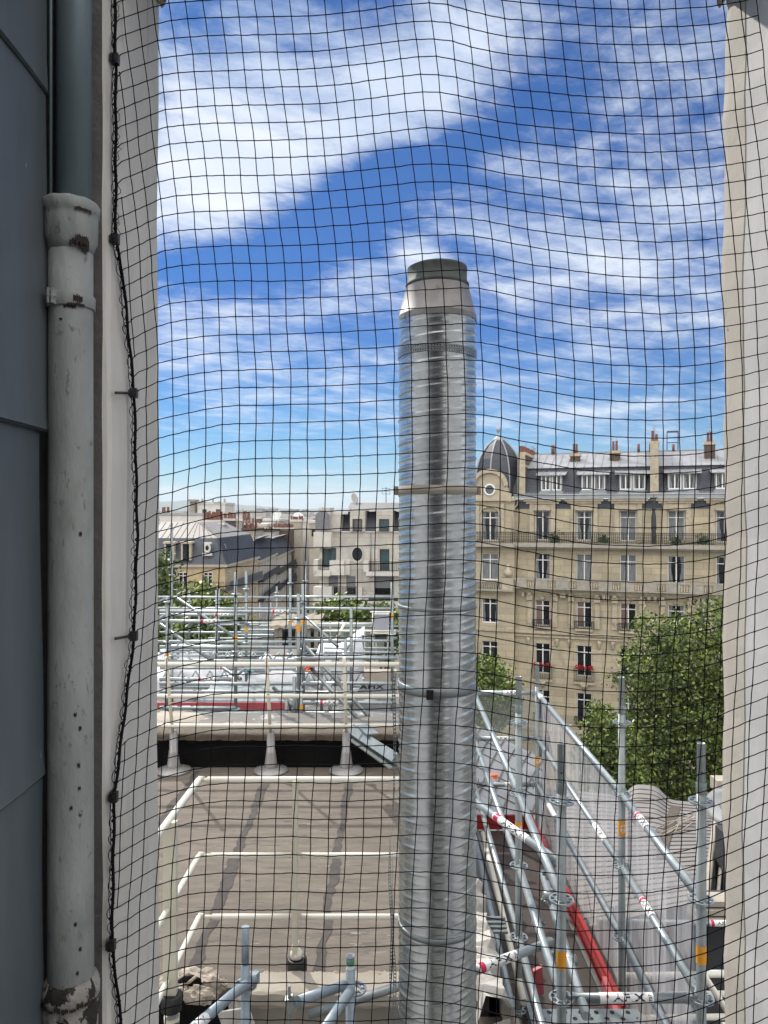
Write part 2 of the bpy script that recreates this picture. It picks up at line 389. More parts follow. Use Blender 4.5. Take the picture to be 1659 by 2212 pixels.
mat('net_white', (.56, .56, .58), (.44, .44, .47), .7, ns=2, stretch=(1, 3.5, .28), alpha=(.36, .84, 3.5))
mat('net_grey', (.42, .47, .44), (.36, .40, .38), .8, ns=3, alpha=(.30, .46, 2.0))
mat('wall_dark', (.045, .048, .055), (.035, .037, .042), .8, ns=2)
mat('orange_tape', (.9, .16, .05), None, .5)
mat('green_tape', (.05, .33, .13), None, .5)
mat('teal_rag', (.25, .50, .48), None, .7)

# ================================================================ ground
def struct(mb, name, m): o = mb.build(name, m); o['kind'] = 'structure'; return o
b = MB(); b.quad((-6000, -400, 0), (6000, -400, 0), (6000, 9000, 0), (-6000, 9000, 0)); struct(b, 'ground', 'ground')
b = MB(); b.quad((-60, 24, .004), (60, 24, .004), (60, 42, .004), (-60, 42, .004)); b.quad((-18, 42, .004), (-8, 42, .004), (-6, 260, .004), (-16, 260, .004)); struct(b, 'road', 'asphalt')
b = MB(); b.box(-60, 60, 20.5, 24, .0, .14); b.box(-7.5, 60, 42, 46.5, 0, .14); b.box(-60, -18.3, 42, 46.5, 0, .14); struct(b, 'pavement', 'paving')
b = MB()
for k in range(14): b.quad((-50+k*7, 32.9, .009), (-47+k*7, 32.9, .009), (-47+k*7, 33.05, .009), (-50+k*7, 33.05, .009))
struct(b, 'lane_marking', 'road_paint')

# ================================================================ the house the photo is taken from
host = thing('plastered_house', 'plastered house wall framing the view, grey pier left, beige pier right', 'building', (0, 1.8, 0))
def wob(z, s, a=.004): return a*(math.sin(z*5.1+s)+.6*math.sin(z*13.7+2*s)+.35*math.sin(z*31+s*3))
zb, zt = EYE-7.0, EYE+1.372
# left pier: front face, bevelled inner corner, reveal, outer face
def pier(xin, side, yf, yg, yb, xout, ph, wa, m1, m2, m0, l0, l1, l2):
    full = [(xout, yf), (xin+side*.013, yf), (xin+side*.006, yf+.003), (xin, yf+.014), (xin, yg-.004), (xin+side*.003, yg-.002), (xin+side*.003, yg+.002), (xin, yg+.004),
           (xin, yb-.03), (xin+side*.002, yb-.006), (xin+side*.012, yb), (xout, yb)]
    for lo, hi, mt, lb in ((0, 1, m0, l0), (1, 5, m1, l1), (5, 10, m2, l2), (10, 11, 'plaster_pale', 'pale street face of the pier')):
        sec = full[lo:hi+1]; m = MB()
        def fn(u, v):
            i = round(u*(len(sec)-1)); x, y = sec[i]; g = i+lo; z = zb+(zt+1.8-zb)*v
            w = wob(z, ph, wa) if 2 <= g <= 10 else (wob(z*3, ph, .002) if g == 1 else 0)
            wy = wob(z, ph+1, wa) if 8 <= g <= 10 else 0
            return (x+w*.5, y+wy, z)
        m.grid(fn, len(sec)-1, 110, sm=False); m.build('wall', mt, host, True, label=lb)
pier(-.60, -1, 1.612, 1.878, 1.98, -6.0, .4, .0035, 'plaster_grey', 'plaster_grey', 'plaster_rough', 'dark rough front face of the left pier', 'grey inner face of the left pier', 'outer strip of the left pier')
pier(.904, 1, 1.45, 1.857, 1.98, 6.0, 2.2, .007, 'plaster_pale', 'plaster_beige', 'plaster_pale', 'front face of the right pier', 'pale brushed inner face of the right pier', 'beige outer strip of the right pier')
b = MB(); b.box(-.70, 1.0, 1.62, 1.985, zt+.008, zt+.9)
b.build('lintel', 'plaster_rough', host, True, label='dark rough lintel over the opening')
for sx, x0, w in ((1, -.598, .055), (-1, .900, .05)):
    m = MB()
    def fn(u, v, sx=sx, x0=x0, w=w):
        x = x0+sx*w*u; z = zt+.012-(1-v)*(.034*(1-u)+.012*abs(math.sin(u*19)))
        return (x, 1.965+.012*math.sin(u*9+v*5), z)
    m.grid(fn, 10, 4)
    def fn2(u, v, sx=sx, x0=x0, w=w):
        x = x0+sx*w*u; z = zt+.012-(.034*(1-u)+.012*abs(math.sin(u*19)))
        return (x, 1.80+v*.165+.012*math.sin(u*9)*v, z)
    m.grid(fn2, 10, 4)
    m.build('broken_render', 'rubble', host, True)
b = MB(); b.box(-1.7, 2.0, -3.1, -3.0, EYE-3, EYE+4.5); b.build('unseen_dark_screen', 'screen_dark', host, True)  # unseen dark screen, added and sized to mirror as a stripe in the flue
b = MB(); b.box(-1.3, 1.3, -3.0, 1.44, EYE-1.75, EYE-1.62); b.build('sill_slab', 'plaster_rough', host, True)
b = MB(); b.box(-.78, -.75, -.8, 1.6, EYE-7, zt+.6); b.build('backing_board', 'wall_dark', host, True)

clad = thing('zinc_cladding', 'dark blue-grey zinc cladding in lapped panels at the left edge', 'cladding', (-.7, 1.2, EYE-1.6))
for k, (z0, z1) in enumerate([(-2.65, -1.235), (-1.24, -.535), (-.54, .175), (.17, .875), (.87, 2.0)]):
    m = MB(); o_ = .0035*(k % 2)+.002*k
    def fn(u, v, o_=o_, z0=z0, z1=z1, k=k):
        y = -.6+2.143*u - (0 if u < 1 else .008*(k % 3)); z = EYE+z0+(z1-z0)*v
        bend = .005*max(0, (u-.93)/.07)**2 + .0018*math.sin(y*9+k)*math.sin(z*6+k)
        lip = .008 if v == 0 else 0
        return (-.708+o_+.006*(1-v)-bend+lip*.4, y+.006*math.sin(z*7+k)*(u > .95), z)
    m.grid(fn, 60, 16)
    def fl(u, v, o_=o_, z0=z0, z1=z1, k=k):
        y = -.6+2.143*u; bend = .005*max(0, (u-.93)/.07)**2; a = math.pi*v
        return (-.708+o_+.009-bend-.009*v, y, EYE+z0-.002-.003*math.sin(a))
    m.grid(fl, 60, 3)
    pn = m.build('panel', 'zinc_dark', clad, True)

# ---- cast iron downpipe
px_c = XO(153, 1.56)
dp = thing('downpipe', 'white painted cast iron downpipe with rusty joints, zinc pipe above it', 'pipe', (px_c, 1.56, EYE-3))
k_ = 1.56/F
def zp(py): return ZO(py, 1.56)
def rough_lathe(prof, mt, nm, amp, par=dp, n=40, c=None):
    m = MB(); c = c or (px_c, 1.56, 0); m.lathe(prof, c, n)
    m.v = [(x+amp*math.sin(z*97+x*300)*math.sin(y*240), y+amp*math.sin(z*120+x*211), z+amp*math.sin(x*170+y*90)) for x, y, z in m.v]
    return m.build(nm, mt, par, True)
rough_lathe([(.046, zp(2400)), (.046, zp(1900)), (.045, zp(1400)), (.0445, zp(700)), (.0445, zp(545))], 'iron_white', 'pipe', .0003)
rough_lathe([(.0447, zp(548)), (.048, zp(532)), (.0535, zp(522)), (.0545, zp(480)), (.0545, zp(468)), (.0572, zp(465)), (.0576, zp(446)), (.055, zp(441)), (.038, zp(437))], 'iron_white', 'socket', .0007)
rough_lathe([(.050, zp(2420)), (.054, zp(2200)), (.056, zp(2165)), (.0535, zp(2155)), (.058, zp(2146)), (.0585, zp(2125)), (.052, zp(2112)), (.047, zp(2106))], 'iron_worn', 'socket', .0016)
m = MB(); m.lathe([(.0360, zp(445)), (.0360, EYE+2)], (px_c+.002, 1.57, 0), 28); m.tube([(px_c-.0335, 1.54, zp(445)), (px_c-.0335, 1.54, EYE+2)], .0035, 6)
m.tube([(px_c-.046, 1.572, zp(443)), (px_c-.046, 1.572, EYE+2)], .006, 6); m.build('zinc_pipe', 'zinc_pipe', dp, True)
m = MB(); m.lathe([(.0475, zp(670)), (.0488, zp(668)), (.0488, zp(643)), (.0475, zp(641))], (px_c, 1.56, 0), 40)
for dxx in (-.022, -.014): m.box(px_c+dxx, px_c+dxx+.004, 1.497, 1.514, zp(671), zp(640))
m.tube([(px_c-.026, 1.503, zp(655)), (px_c-.006, 1.503, zp(655))], .0035, 8)
br = m.build('bracket', 'iron_white', dp, True)
m = MB()
def flake(ang0, ang1, z0, z1, r, seed, parent):
    rnd = random.Random(seed); mm = MB(); N = 14
    top = [z1-(z1-z0)*.35*rnd.random() for _ in range(N+1)]; bot = [z0+(z1-z0)*.4*rnd.random() for _ in range(N+1)]
    for i in range(N):
        a, c = [R(ang0+(ang1-ang0)*(i+q)/N) for q in (0, 1)]
        mm.quad((px_c+r*math.cos(a), 1.56+r*math.sin(a), bot[i]), (px_c+r*math.cos(c), 1.56+r*math.sin(c), bot[i+1]),
                (px_c+r*math.cos(c), 1.56+r*math.sin(c), top[i+1]), (px_c+r*math.cos(a), 1.56+r*math.sin(a), top[i]))
    return mm.build('rust_patch', 'rust', parent, True)
flake(-62, -40, zp(668), zp(646), .0498, 3, dp); flake(-70, -52, zp(550), zp(530), .0500, 13, dp); flake(-50, -22, zp(560), zp(522), .0500, 15, dp); flake(-75, -35, zp(673), zp(665), .0505, 17, dp); flake(-96, -88, zp(705), zp(697), .0452, 18, dp)
for k_i, (an, py) in enumerate([(-60, 2795/1.823), (-48, 2850/1.823), (-52, 2990/1.823), (-50, 3080/1.823), (-70, 3150/1.823), (-48, 3700/1.823), (-55, 3790/1.823), (-60, 3600/1.823), (-47, 2100/1.823)]): flake(an, an+7, zp(py+7), zp(py-6), .0470, 30+k_i, dp)
for k_i in range(9): flake(-140+k_i*14, -128+k_i*14, zp(2152), zp(2132+(k_i%3)*5), .0610, 60+k_i, dp)
flake(-62, -42, zp(664), zp(652), .0498, 3, dp); flake(-85, -55, zp(678), zp(668), .0460, 5, dp)
flake(-60, -25, zp(475), zp(464), .0590, 6, dp); flake(-58, -30, zp(545), zp(520), .0553, 8, dp)

# ================================================================ bird net
kx = [230, 263, 306, 342, 374, 408, 443, 479, 516, 566, 640, 697, 760, 827, 880, 914, 945, 975, 1000, 1043, 1087, 1130, 1174, 1246, 1286, 1347, 1400, 1434, 1473, 1521, 1564, 1608, 1659, 1740]
hA = np.interp(kx, [230, 306, 342, 374, 408, 443, 479, 566, 640, 697, 760, 827, 880, 914, 945, 975, 1000, 1043, 1087, 1130, 1174, 1246, 1286, 1347, 1400, 1434, 1473, 1521, 1564, 1608, 1659, 1740],
                   [80, 54, 41, 37, 34, 32, 31, 29.5, 28, 26, 19, 10, 3, 0, 0, 5, 14, 25, 34, 38, 41, 47, 50, 52, 52, 51, 50, 47, 41, 34, 19, -12])
hB = np.interp(kx, [230, 306, 350, 423, 497, 566, 653, 740, 827, 889, 914, 959, 997, 1035, 1075, 1115, 1155, 1193, 1271, 1312, 1387, 1427, 1498, 1533, 1569, 1609, 1639, 1659, 1740],
                   [88, 52, 30, 22, 20, 21, 19, 15, 9, 2, 0, -2, -4.5, -3, 5.5, 17, 23, 31, 42, 47, 52, 53, 50, 46, 41, 37, 31, 29, 10])
hC = np.interp(kx, [230, 263, 306, 342, 374, 408, 443, 479, 516, 553, 700, 815, 852, 892, 914, 945, 969, 1007, 1046, 1085, 1130, 1166, 1206, 1246, 1286, 1324, 1362, 1400, 1437, 1473, 1506, 1542, 1569, 1608, 1659, 1740],
                   [110, 95, 75, 56, 49, 38, 28, 19, 15, 12.5, 11, 7, 4, 2, 0, -2, -4, -5, -2, 4, 15, 21, 30, 37, 42, 45, 47, 47, 46, 44.6, 42, 37, 29, 15, 0, -30])
hD = np.interp(kx, [230, 263, 306, 343, 379, 416, 456, 500, 534, 580, 648, 688, 728, 768, 808, 850, 880, 914, 961, 1000, 1041, 1079, 1130, 1180, 1240, 1300, 1369, 1408, 1446, 1481, 1516, 1551, 1582, 1613, 1643, 1680, 1740],
                   [85, 70, 42, 22, 12, 3, 0, 0, 4, 3.5, 1, 7, 6, 5, 4, 2, 0, 0, 4, 11, 20, 30, 40, 48, 52, 50, 47, 45, 40, 31, 20, 5, -9, -23, -39, -55, -85])
HY = [80, 600, 1050, 2100]
def hprof(x, y):
    v = [np.interp(x, kx, h) for h in (hA, hB, hC, hD)]
    return float(np.interp(y, HY, v))
ropeY = [-80, 0, 130, 518, 600, 850, 1150, 1373, 1720, 2040, 2212, 2320]
ropeX = [247, 248, 250, 250, 266, 290, 297, 290, 247, 242, 262, 272]
def rope_x(y): return float(np.interp(y, ropeY, ropeX))
def fx(y): return float(np.interp(y, [-100, 0, 300, 560, 800, 1030, 1300, 1700, 2212, 2300], [-90, -78, -42, -14, 0, 0, -7, -26, -50, -55]))
def netY(x): return min(1.72, .590*F/max(1, CX-x), .885*F/max(1, x-CX))
def netP(x, y): Y = netY(x); return P(x, y, Y)
Xc = [200, 230, 261, 291, 317, 342, 374, 408, 443.6, 479, 516.5, 553, 589, 626.6, 664.8, 703, 740.5, 777.6, 815, 852.6, 890, 928, 967, 1005, 1044, 1082, 1122, 1162, 1201,
      1241, 1282, 1320, 1358, 1395, 1433, 1468, 1502, 1536, 1569, 1604, 1640, 1676, 1712]
net = thing('bird_net', 'black square mesh bird netting stretched across the whole opening', 'net', (.15, 1.7, EYE-1.3))
rn = random.Random(3); m = MB(); TW = .00118
rows = [-32-38.4*2+38.4*j+.0125*j*j for j in range(0, 61)]
node = {}
for j, y0 in enumerate(rows):
    for i, xc in enumerate(Xc):
        x = xc+fx(y0)+rn.uniform(-.9, .9); y = y0
        y = y0+hprof(x, y0)+rn.uniform(-.9, .9)
        x = xc+fx(y)+rn.uniform(-.8, .8)+1.2*math.sin(j*.9+i*.4)
        node[i, j] = (x, y)
NC, NR = len(Xc), len(rows)
for j in range(NR):
    pts = []; first = None
    for i in range(NC):
        x, y = node[i, j]
        if x > rope_x(y)+9: first = i; break
    rx = rope_x(node[first, j][1]); x1, y1 = node[first, j]
    ye = y1+ (x1-rx)*.62
    pts.append((rx+1, ye)); pts.append((rx+(x1-rx)*.45, y1+(ye-y1)*.38-1))
    for i in range(first, NC):
        pts.append(node[i, j])
        if i < NC-1:
            a, c = node[i, j], node[i+1, j]; q = rn.uniform(.2, .9)
            pts.append((a[0]+(c[0]-a[0])*.33, a[1]+(c[1]-a[1])*.33+q*.8)); pts.append((a[0]+(c[0]-a[0])*.7, a[1]+(c[1]-a[1])*.7-q*.9+.3))
    m.tube([netP(*p) for p in pts], TW, 5, sm=True)
for i in range(NC):
    run = []
    for j in range(NR):
        x, y = node[i, j]
        if x > rope_x(y)+8:
            run.append((x, y))
            if j < NR-1 and node[i, j+1][0] > rope_x(node[i, j+1][1])+8:
                a, c = node[i, j], node[i, j+1]; q = rn.uniform(-.6, .6)
                run.append(((a[0]+c[0])/2+q, (a[1]+c[1])/2))
        else:
            if len(run) > 1: m.tube([netP(*p) for p in run], TW, 5)
            run = []
    if len(run) > 1: m.tube([netP(*p) for p in run], TW, 5)
m.build('mesh', 'black_cord', net, True)
m = MB()
for (i, j), (x, y) in node.items():
    if x > rope_x(y)+8 and i < NC-1:
        c = netP(x, y); m.lathe([(.0006, -.0021), (.0020, -.0010), (.0020, .0010), (.0006, .0021)], c, 6)
m.build('knot', 'black_cord', net, True)['kind'] = 'stuff'
m = MB(); pts = []; pts2 = []
for k in range(0, 300):
    y = -90+k*8.1; x = rope_x(y)+1.1*math.sin(y*.05)
    pts.append(netP(x, y)); pts2.append(netP(x+2.0*math.cos(y*.30)-1.2, y)+Vector((.004*math.sin(y*.30), 0, 0)))
m.tube(pts, .0034, 8); m.tube(pts2, .0017, 6)
m.build('edge_rope', 'black_cord', net, True)
m = MB(); y = -60; side = 1
while y < 2300:
    big = 1.0 if y > 540 else .7
    n = 14; L = rn.uniform(26, 40); wd = rn.uniform(7, 12)*big; pp = []
    for k in range(n+1):
        t = k/n; yy = y+L*t; xx = rope_x(yy)-1-wd*math.sin(math.pi*t)**.7
        pp.append(netP(xx, yy)+Vector((.001, -.003, 0)))
    m.tube(pp, .0009, 5); y += L*rn.uniform(.9, 1.15)
    if y < 520 and rn.random() < .6:
        pp = [netP(rope_x(y)+ (rn.uniform(2, 14) if 0 < k < 5 else 1), y+k*7)+Vector((0, -.002, 0)) for k in range(6)]; m.tube(pp, .0008, 5)
pp = [netP(rope_x(yy)-7-2*math.sin(yy*.04), yy)+Vector((.001, -.002, 0)) for yy in range(-60, 2300, 14)]
m.tube(pp, .0008, 5)
m.build('lacing_cord', 'black_cord', net, True)
for (hy, lab, sc) in [(130, 'topmost black net hook on the grey pier, high beside the zinc pipe', 0), (518, 'black net hook level with the socket of the downpipe', 0),
                      (850, 'black net anchor with bare screw pointing left, upper of the two screws', 1), (1373, 'black net anchor with bare screw, lower of the two screws', 1),
                      (1720, 'black net hook on the grey pier, level with the white roof rail', 0), (2040, 'lowest black net hook on the grey pier', 0)]:
    c = netP(rope_x(hy), hy); m = MB()
    m.box(c.x-.008, c.x+.008, c.y-.010, c.y+.004, c.z-.011, c.z+.011)
    m.box(c.x-.010, c.x+.004, c.y-.012, c.y-.009, c.z-.007, c.z+.007)
    o = m.build('net_hook', 'black_plastic'); tag(o, lab, 'hook', 'net hooks')
    if sc:
        m = MB(); pr = []; e = netP(rope_x(hy)-42, hy+ (0 if hy < 1000 else 5))+Vector((.004, -.01, 0))
        for k in range(25): pr.append(.0022+.0012*(k % 2))
        pr[-1] = .0005
        a = Vector((c.x-.008, c.y-.006, c.z)); m.tube([a+(e-a)*(k/24) for k in range(25)], pr, 8)
        s_ = m.build('screw', 'black_plastic', o); me = s_.data
        for v in me.vertices: v.co = v.co-o.location

# ================================================================ galvanised flue
FY = 3.40; FXc = XO(944.5, FY); FR = .1755
fl = thing('flue_pipe', 'tall ribbed galvanised flue pipe with a tapered cap standing in front of the roof', 'flue', (FXc, FY, EYE-6))
def zf(py): return ZO(py, FY)
def spiral(z0, z1, name):
    m = MB(); pitch = .1125; n = 72; per = 20; stp = pitch/per; K = int((z1-z0)/stp)
    prof = []
    for q in range(per):
        t = q/per; d = 0
        if t in (0.0, .05, .1): d = (.0044, .0038, .0)[round(t*20)]
        for c_ in (.35, .65):
            d += .0027*math.exp(-((t-c_)/.05)**2)
        prof.append(d)
    bse = len(m.v)
    for k in range(K+1):
        for i in range(n):
            a = 2*math.pi*i/n; z = z0+k*stp+pitch*(i/n) - pitch*.5
            z = min(max(z, z0), z1); r = FR+prof[k % per]
            m.v.append((FXc+r*math.cos(a), FY+r*math.sin(a), z))
    for k in range(K):
        for i in range(n):
            i2 = (i+1) % n; k2 = k if i2 else k+per; k3 = k+1 if i2 else k+1+per
            if k3 > K: continue
            m.f.append((bse+k*n+i, bse+k2*n+i2, bse+k3*n+i2, bse+(k+1)*n+i)); m.sm.append(True)
    return m.build(name, 'galva_flue', fl, True)
spiral(EYE-6, zf(690), 'spiral_duct')
m = MB(); m.lathe([(FR+.004, zf(698)), (FR+.0045, zf(688)), (FR+.0045, zf(686)), (FR+.001, zf(684)), (.143, zf(621)), (.1425, zf(618))], (FXc, FY, 0), 64, capb=False, capt=False)
cn = m.build('cone', 'flue_cone', fl, True)
m = MB(); m.lathe([(.1415, zf(624)), (.1455, zf(623)), (.146, zf(616)), (.1365, zf(614)), (.1355, zf(590)), (.1375, zf(583)), (.1375, zf(582)), (.131, zf(582)), (.130, zf(640))], (FXc, FY, 0), 64, capb=False, capt=True)
# second, slightly skewed inner collar
m.lathe([(.128, zf(600)), (.129, zf(579)), (.125, zf(578)), (.123, zf(620))], (FXc+.006, FY, 0), 48, capb=False, capt=False)
m.build('cap_rim', 'flue_rim', fl, True)
def strap(zc, hgt, perf, name, mt, lug=False, r=FR+.0050):
    m = MB(); n = 90 if perf else 64
    if perf:
        for row in range(2):
            z0 = zc-hgt/2+row*hgt/2+.0008; z1 = z0+hgt/2-.0016
            for i in range(n):
                a0, a1 = [2*math.pi*(i+q)/n for q in (0, 1)]; t = .0
                def q(a, z, rr=r+.001*row): return (FXc+rr*math.cos(a), FY+rr*math.sin(a), z+.004*math.sin(a*2))
                am = (a0+a1)/2; zm = (z0+z1)/2; ring = []; outer = []
                for k in range(8):
                    th = math.pi/8+k*math.pi/4; ring.append(q(am+.30*(a1-a0)*math.cos(th), zm+.30*(z1-z0)*math.sin(th)))
                outer = [q(a1, zm), q(a1, z1), q(am, z1), q(a0, z1), q(a0, zm), q(a0, z0), q(am, z0), q(a1, z0)]
                for k in range(8):
                    m.quad(ring[k], outer[(k) % 8] if False else outer[k], outer[(k+1) % 8], ring[(k+1) % 8])
    else:
        m.lathe([(FR, zc-hgt/2), (r, zc-hgt/2), (r, zc+hgt/2), (FR, zc+hgt/2)], (FXc, FY, 0), n, capb=False, capt=False)
    if lug:
        for sx in (-1, 1):
            x = FXc+sx*(FR+.001); m.box(min(x, x+sx*.022), max(x, x+sx*.022), FY-.012, FY-.008, zc-hgt/2, zc+hgt/2); m.box(min(x, x+sx*.022), max(x, x+sx*.022), FY+.008, FY+.012, zc-hgt/2, zc+hgt/2)
            m.tube([(x+sx*.012, FY-.024, zc), (x+sx*.012, FY+.02, zc)], .005, 6)
    return m.build(name, mt, fl, True)
strap(zf(768), .036, True, 'perforated_strap', 'galva')
strap(zf(1060), .040, False, 'clamp_band', 'coping', True)
strap(zf(1478), .040, False, 'clamp_band', 'galva', False)
strap(zf(1308), .016, False, 'joint_band', 'galva', False, FR+.0045); strap(zf(1988), .022, False, 'joint_band', 'galva', False, FR+.0045)
m = MB(); m.box(XO(921, 3.22), XO(936, 3.22), FY-FR-.012, FY-FR-.003, zf(1490), zf(1470)); m.tube([(XO(928, 3.2), FY-FR-.022, zf(1480)), (XO(928, 3.2), FY-FR, zf(1480))], .009, 6)
m.build('bolt', 'rust', fl, True)
for a in (-150, -30, -60, -110):
    m = MB(); m.lathe([(.005, 0), (.004, .004), (.001, .005)], (0, 0, 0), 8, M=Matrix.Translation((FXc+(FR+.004)*math.cos(R(a)), FY+(FR+.004)*math.sin(R(a)), zf(697))) @ Matrix.Rotation(R(a), 4, 'Z') @ Matrix.Rotation(R(90), 4, 'Y'))
    m.build('screw_head', 'galva', fl, True)
# hanging perforated strap beside the flue
def hang_strap(pts, w, twist, ph):
    m = MB(); P0 = [Vector(p) for p in pts]; L = sum((P0[i+1]-P0[i]).length for i in range(len(P0)-1)); n = int(L/.017); 
    def at(s):
        s *= L
        for i in range(len(P0)-1):
            d = (P0[i+1]-P0[i]).length
            if s <= d or i == len(P0)-2: return P0[i]+(P0[i+1]-P0[i])*(s/d)
            s -= d
    for k in range(n):
        t0, t1 = k/n, (k+1)/n; a, c = at(t0), at(t1); th = ph+twist*k; u = Vector((math.cos(th), math.sin(th), 0))*w/2
        th2 = ph+twist*(k+1); u2 = Vector((math.cos(th2), math.sin(th2), 0))*w/2
        def q(s, v): p = a+(c-a)*v; uu = u+(u2-u)*v; return tuple(p+uu*s)
        ring = [q(.55*math.cos(math.pi/8+j*math.pi/4), .5+.32*math.sin(math.pi/8+j*math.pi/4)) for j in range(8)]
        outer = [q(1, .5), q(1, 1), q(0, 1), q(-1, 1), q(-1, .5), q(-1, 0), q(0, 0), q(1, 0)]
        for j in range(8): m.quad(ring[j], outer[j], outer[(j+1) % 8], ring[(j+1) % 8])
    return m
SY = 3.42
m = hang_strap([P(853, 1455, SY), P(850, 1480, SY), P(853, 1600, SY), P(848, 1850, SY), P(846, 1990, SY), P(853, 2100, SY), P(851, 2240, SY)], .017, .03, .2)
o = m.build('hanging_strap', 'galva'); tag(o, 'perforated metal strap hanging straight down the left side of the flue', 'strap', 'hanging metal straps')
m = hang_strap([P(852, 1700, SY), P(843, 1800, SY), P(841, 1900, SY), P(848, 2000, SY), P(843, 2110, SY), P(849, 2240, SY)], .015, .06, 1.0)
o = m.build('hanging_strap', 'galva'); tag(o, 'shorter perforated strap curling out from the flue above the parapet', 'strap', 'hanging metal straps')

# ================================================================ roof terrace
RZ = EYE-2.80
terr = thing('roof_terrace', 'flat bitumen terrace roof with dark seams below the white guardrail', 'roof', (-1.5, 6.2, 0))
b = MB(); b.box(-5.5, .62, 4.36, 8.12, RZ-.25, RZ); b.build('roof_surface', 'bitumen', terr, True)
b = MB(); b.box(-5.5, .60, 4.30, 8.0, 0, RZ-.252); b.build('wall', 'wall_beige', terr, True)
def seam(x0, x1, w, seed, y0=4.4, y1=8.0):
    rnd = random.Random(seed); m = MB(); n = 70; L = []; wv = 0
    for i in range(n+1):
        t = i/n; y = y0+(y1-y0)*t; wv = wv*.7+rnd.uniform(-.012, .012); ww = w*(.7+.5*math.sin(t*7+seed)**2)+rnd.uniform(-.008, .008)
        L.append((x0+(x1-x0)*t+wv-ww/2, x0+(x1-x0)*t+wv+ww/2+rnd.uniform(0, .012), y))
    for i in range(n): a, c = L[i], L[i+1]; m.quad((a[0], a[2], RZ+.004), (a[1], a[2], RZ+.004), (c[1], c[2], RZ+.004), (c[0], c[2], RZ+.004))
    m.build('seam', 'bitumen_seam', terr, True)
seam(-1.17, -1.24, .075, 2); seam(-.40, -.37, .06, 5); seam(-1.98, -2.02, .07, 9); seam(.42, .44, .08, 12)
# broken near edge, parapet, side edge
m = MB()
def fn(u, v):
    x = XO(536, 4.2)+(.40-XO(536, 4.2))*u; prof = [(4.40, -2.82), (4.395, -2.735), (4.37, -2.715), (4.22, -2.735), (4.205, -2.745), (4.203, -2.80), (4.235, -2.815), (4.24, -2.84)]
    i = round(v*7); y, z = prof[i]; k = .004*math.sin(x*13+i)+.003*math.sin(x*41+i*2)
    return (x, y+k*.8, EYE+z+k*(.9 if 1 <= i <= 4 else .3))
m.grid(fn, 90, 7, sm=False)
par = thing('parapet_wall', 'stained cream parapet with a worn coping along the near edge of the terrace', 'wall', (-.3, 4.3, 0))
m.build('coping', 'coping', par, True)
b = MB(); b.box(XO(540, 4.25), .42, 4.25, 4.298, EYE-7, EYE-2.83); b.build('wall', 'wall_beige', par, True)
m = MB()   # lumpy rubble ledge behind coping
def fn(u, v):
    x = -.85+1.2*u; h = .02*abs(math.sin(u*37))+.015*abs(math.sin(u*91)); return (x, 4.40+.06*v, RZ+.005+(h+.02)*math.sin(math.pi*min(1, v*1.0)))
m.grid(fn, 80, 6); m.build('mortar_fillet', 'rubble', par, True)
rb = thing('broken_masonry', 'broken masonry with a dark hole at the terrace corner beside the cream post', 'masonry', (-1.05, 4.2, EYE-3.1))
rs = random.Random(11); m = MB()
def lump(m, c, r, sq=(1, 1, 1), n=10, seed=0, amp=.3):
    q = random.Random(seed); ph = [q.uniform(0, 6) for _ in range(6)]; b0 = len(m.v); nu, nv = n*2, n
    for j in range(nv+1):
        th = math.pi*j/nv
        for i in range(nu):
            f = 2*math.pi*i/nu; d = Vector((math.sin(th)*math.cos(f), math.sin(th)*math.sin(f), math.cos(th)))
            k = 1+amp*(math.sin(d.x*4+ph[0])*math.sin(d.y*5+ph[1])+.5*math.sin(d.z*9+ph[2]+d.x*7)+.4*math.sin(d.y*13+ph[3]))
            m.v.append((c[0]+d.x*r*k*sq[0], c[1]+d.y*r*k*sq[1], c[2]+d.z*r*k*sq[2]))
    for j in range(nv):
        for i in range(nu): m.f.append((b0+j*nu+i, b0+(j+1)*nu+i, b0+(j+1)*nu+(i+1) % nu, b0+j*nu+(i+1) % nu)); m.sm.append(False)
for (px, py, Y, r, s) in [(425, 2118, 4.25, .085, (1.5, .9, .55)), (452, 2135, 4.22, .06, (1, 1, 1.1)), (365, 2128, 4.2, .07, (1.4, 1, .5)), (430, 2150, 4.1, .06, (1.4, .7, .8)),
                          (475, 2128, 4.3, .04, (1.1, 1, .8)), (385, 2140, 4.12, .05, (1.2, 1, .7)), (410, 2105, 4.4, .06, (1.5, 1, .4))]:
    lump(m, P(px, py, Y), r, s, seed=int(px), amp=.22)
for k in range(7):  # splinters
    a = P(340+k*3, 2155+k*2, 4.1); m.bar(a, a+Vector((.16, .05, .06+.01*k)), .012, .01)
m.build('rubble', 'rubble', rb, True)
m = MB(); lump(m, P(410, 2122, 4.16), .055, (1.25, .5, .62), seed=5, amp=.1); m.build('hole', 'tar_cavity_black', rb, True)  # black lump stands in for the shade inside the hole
m = MB()
for (px, py, Y, r, s) in [(513, 2170, 4.22, .06, (.8, .5, 1.9)), (520, 2205, 4.2, .06, (1.0, .5, 1.5)), (528, 2140, 4.24, .035, (.8, .6, 1.2))]: lump(m, P(px, py, Y), r, s, seed=int(py), amp=.2)
for k in range(9): a = P(470+k*1.5, 2188+k*4, 4.1); m.bar(a, a+Vector((.17, .02, .012)), .014, .01)
m.build('loose_plaster', 'plaster_white', rb, True)
b = MB(); b.box(-1.7, -.78, 4.31, 4.33, EYE-7, EYE-2.86); b.build('cavity_shade_sheet', 'tar_cavity_black', rb, True)  # black sheet painted for the darkness inside the cavity

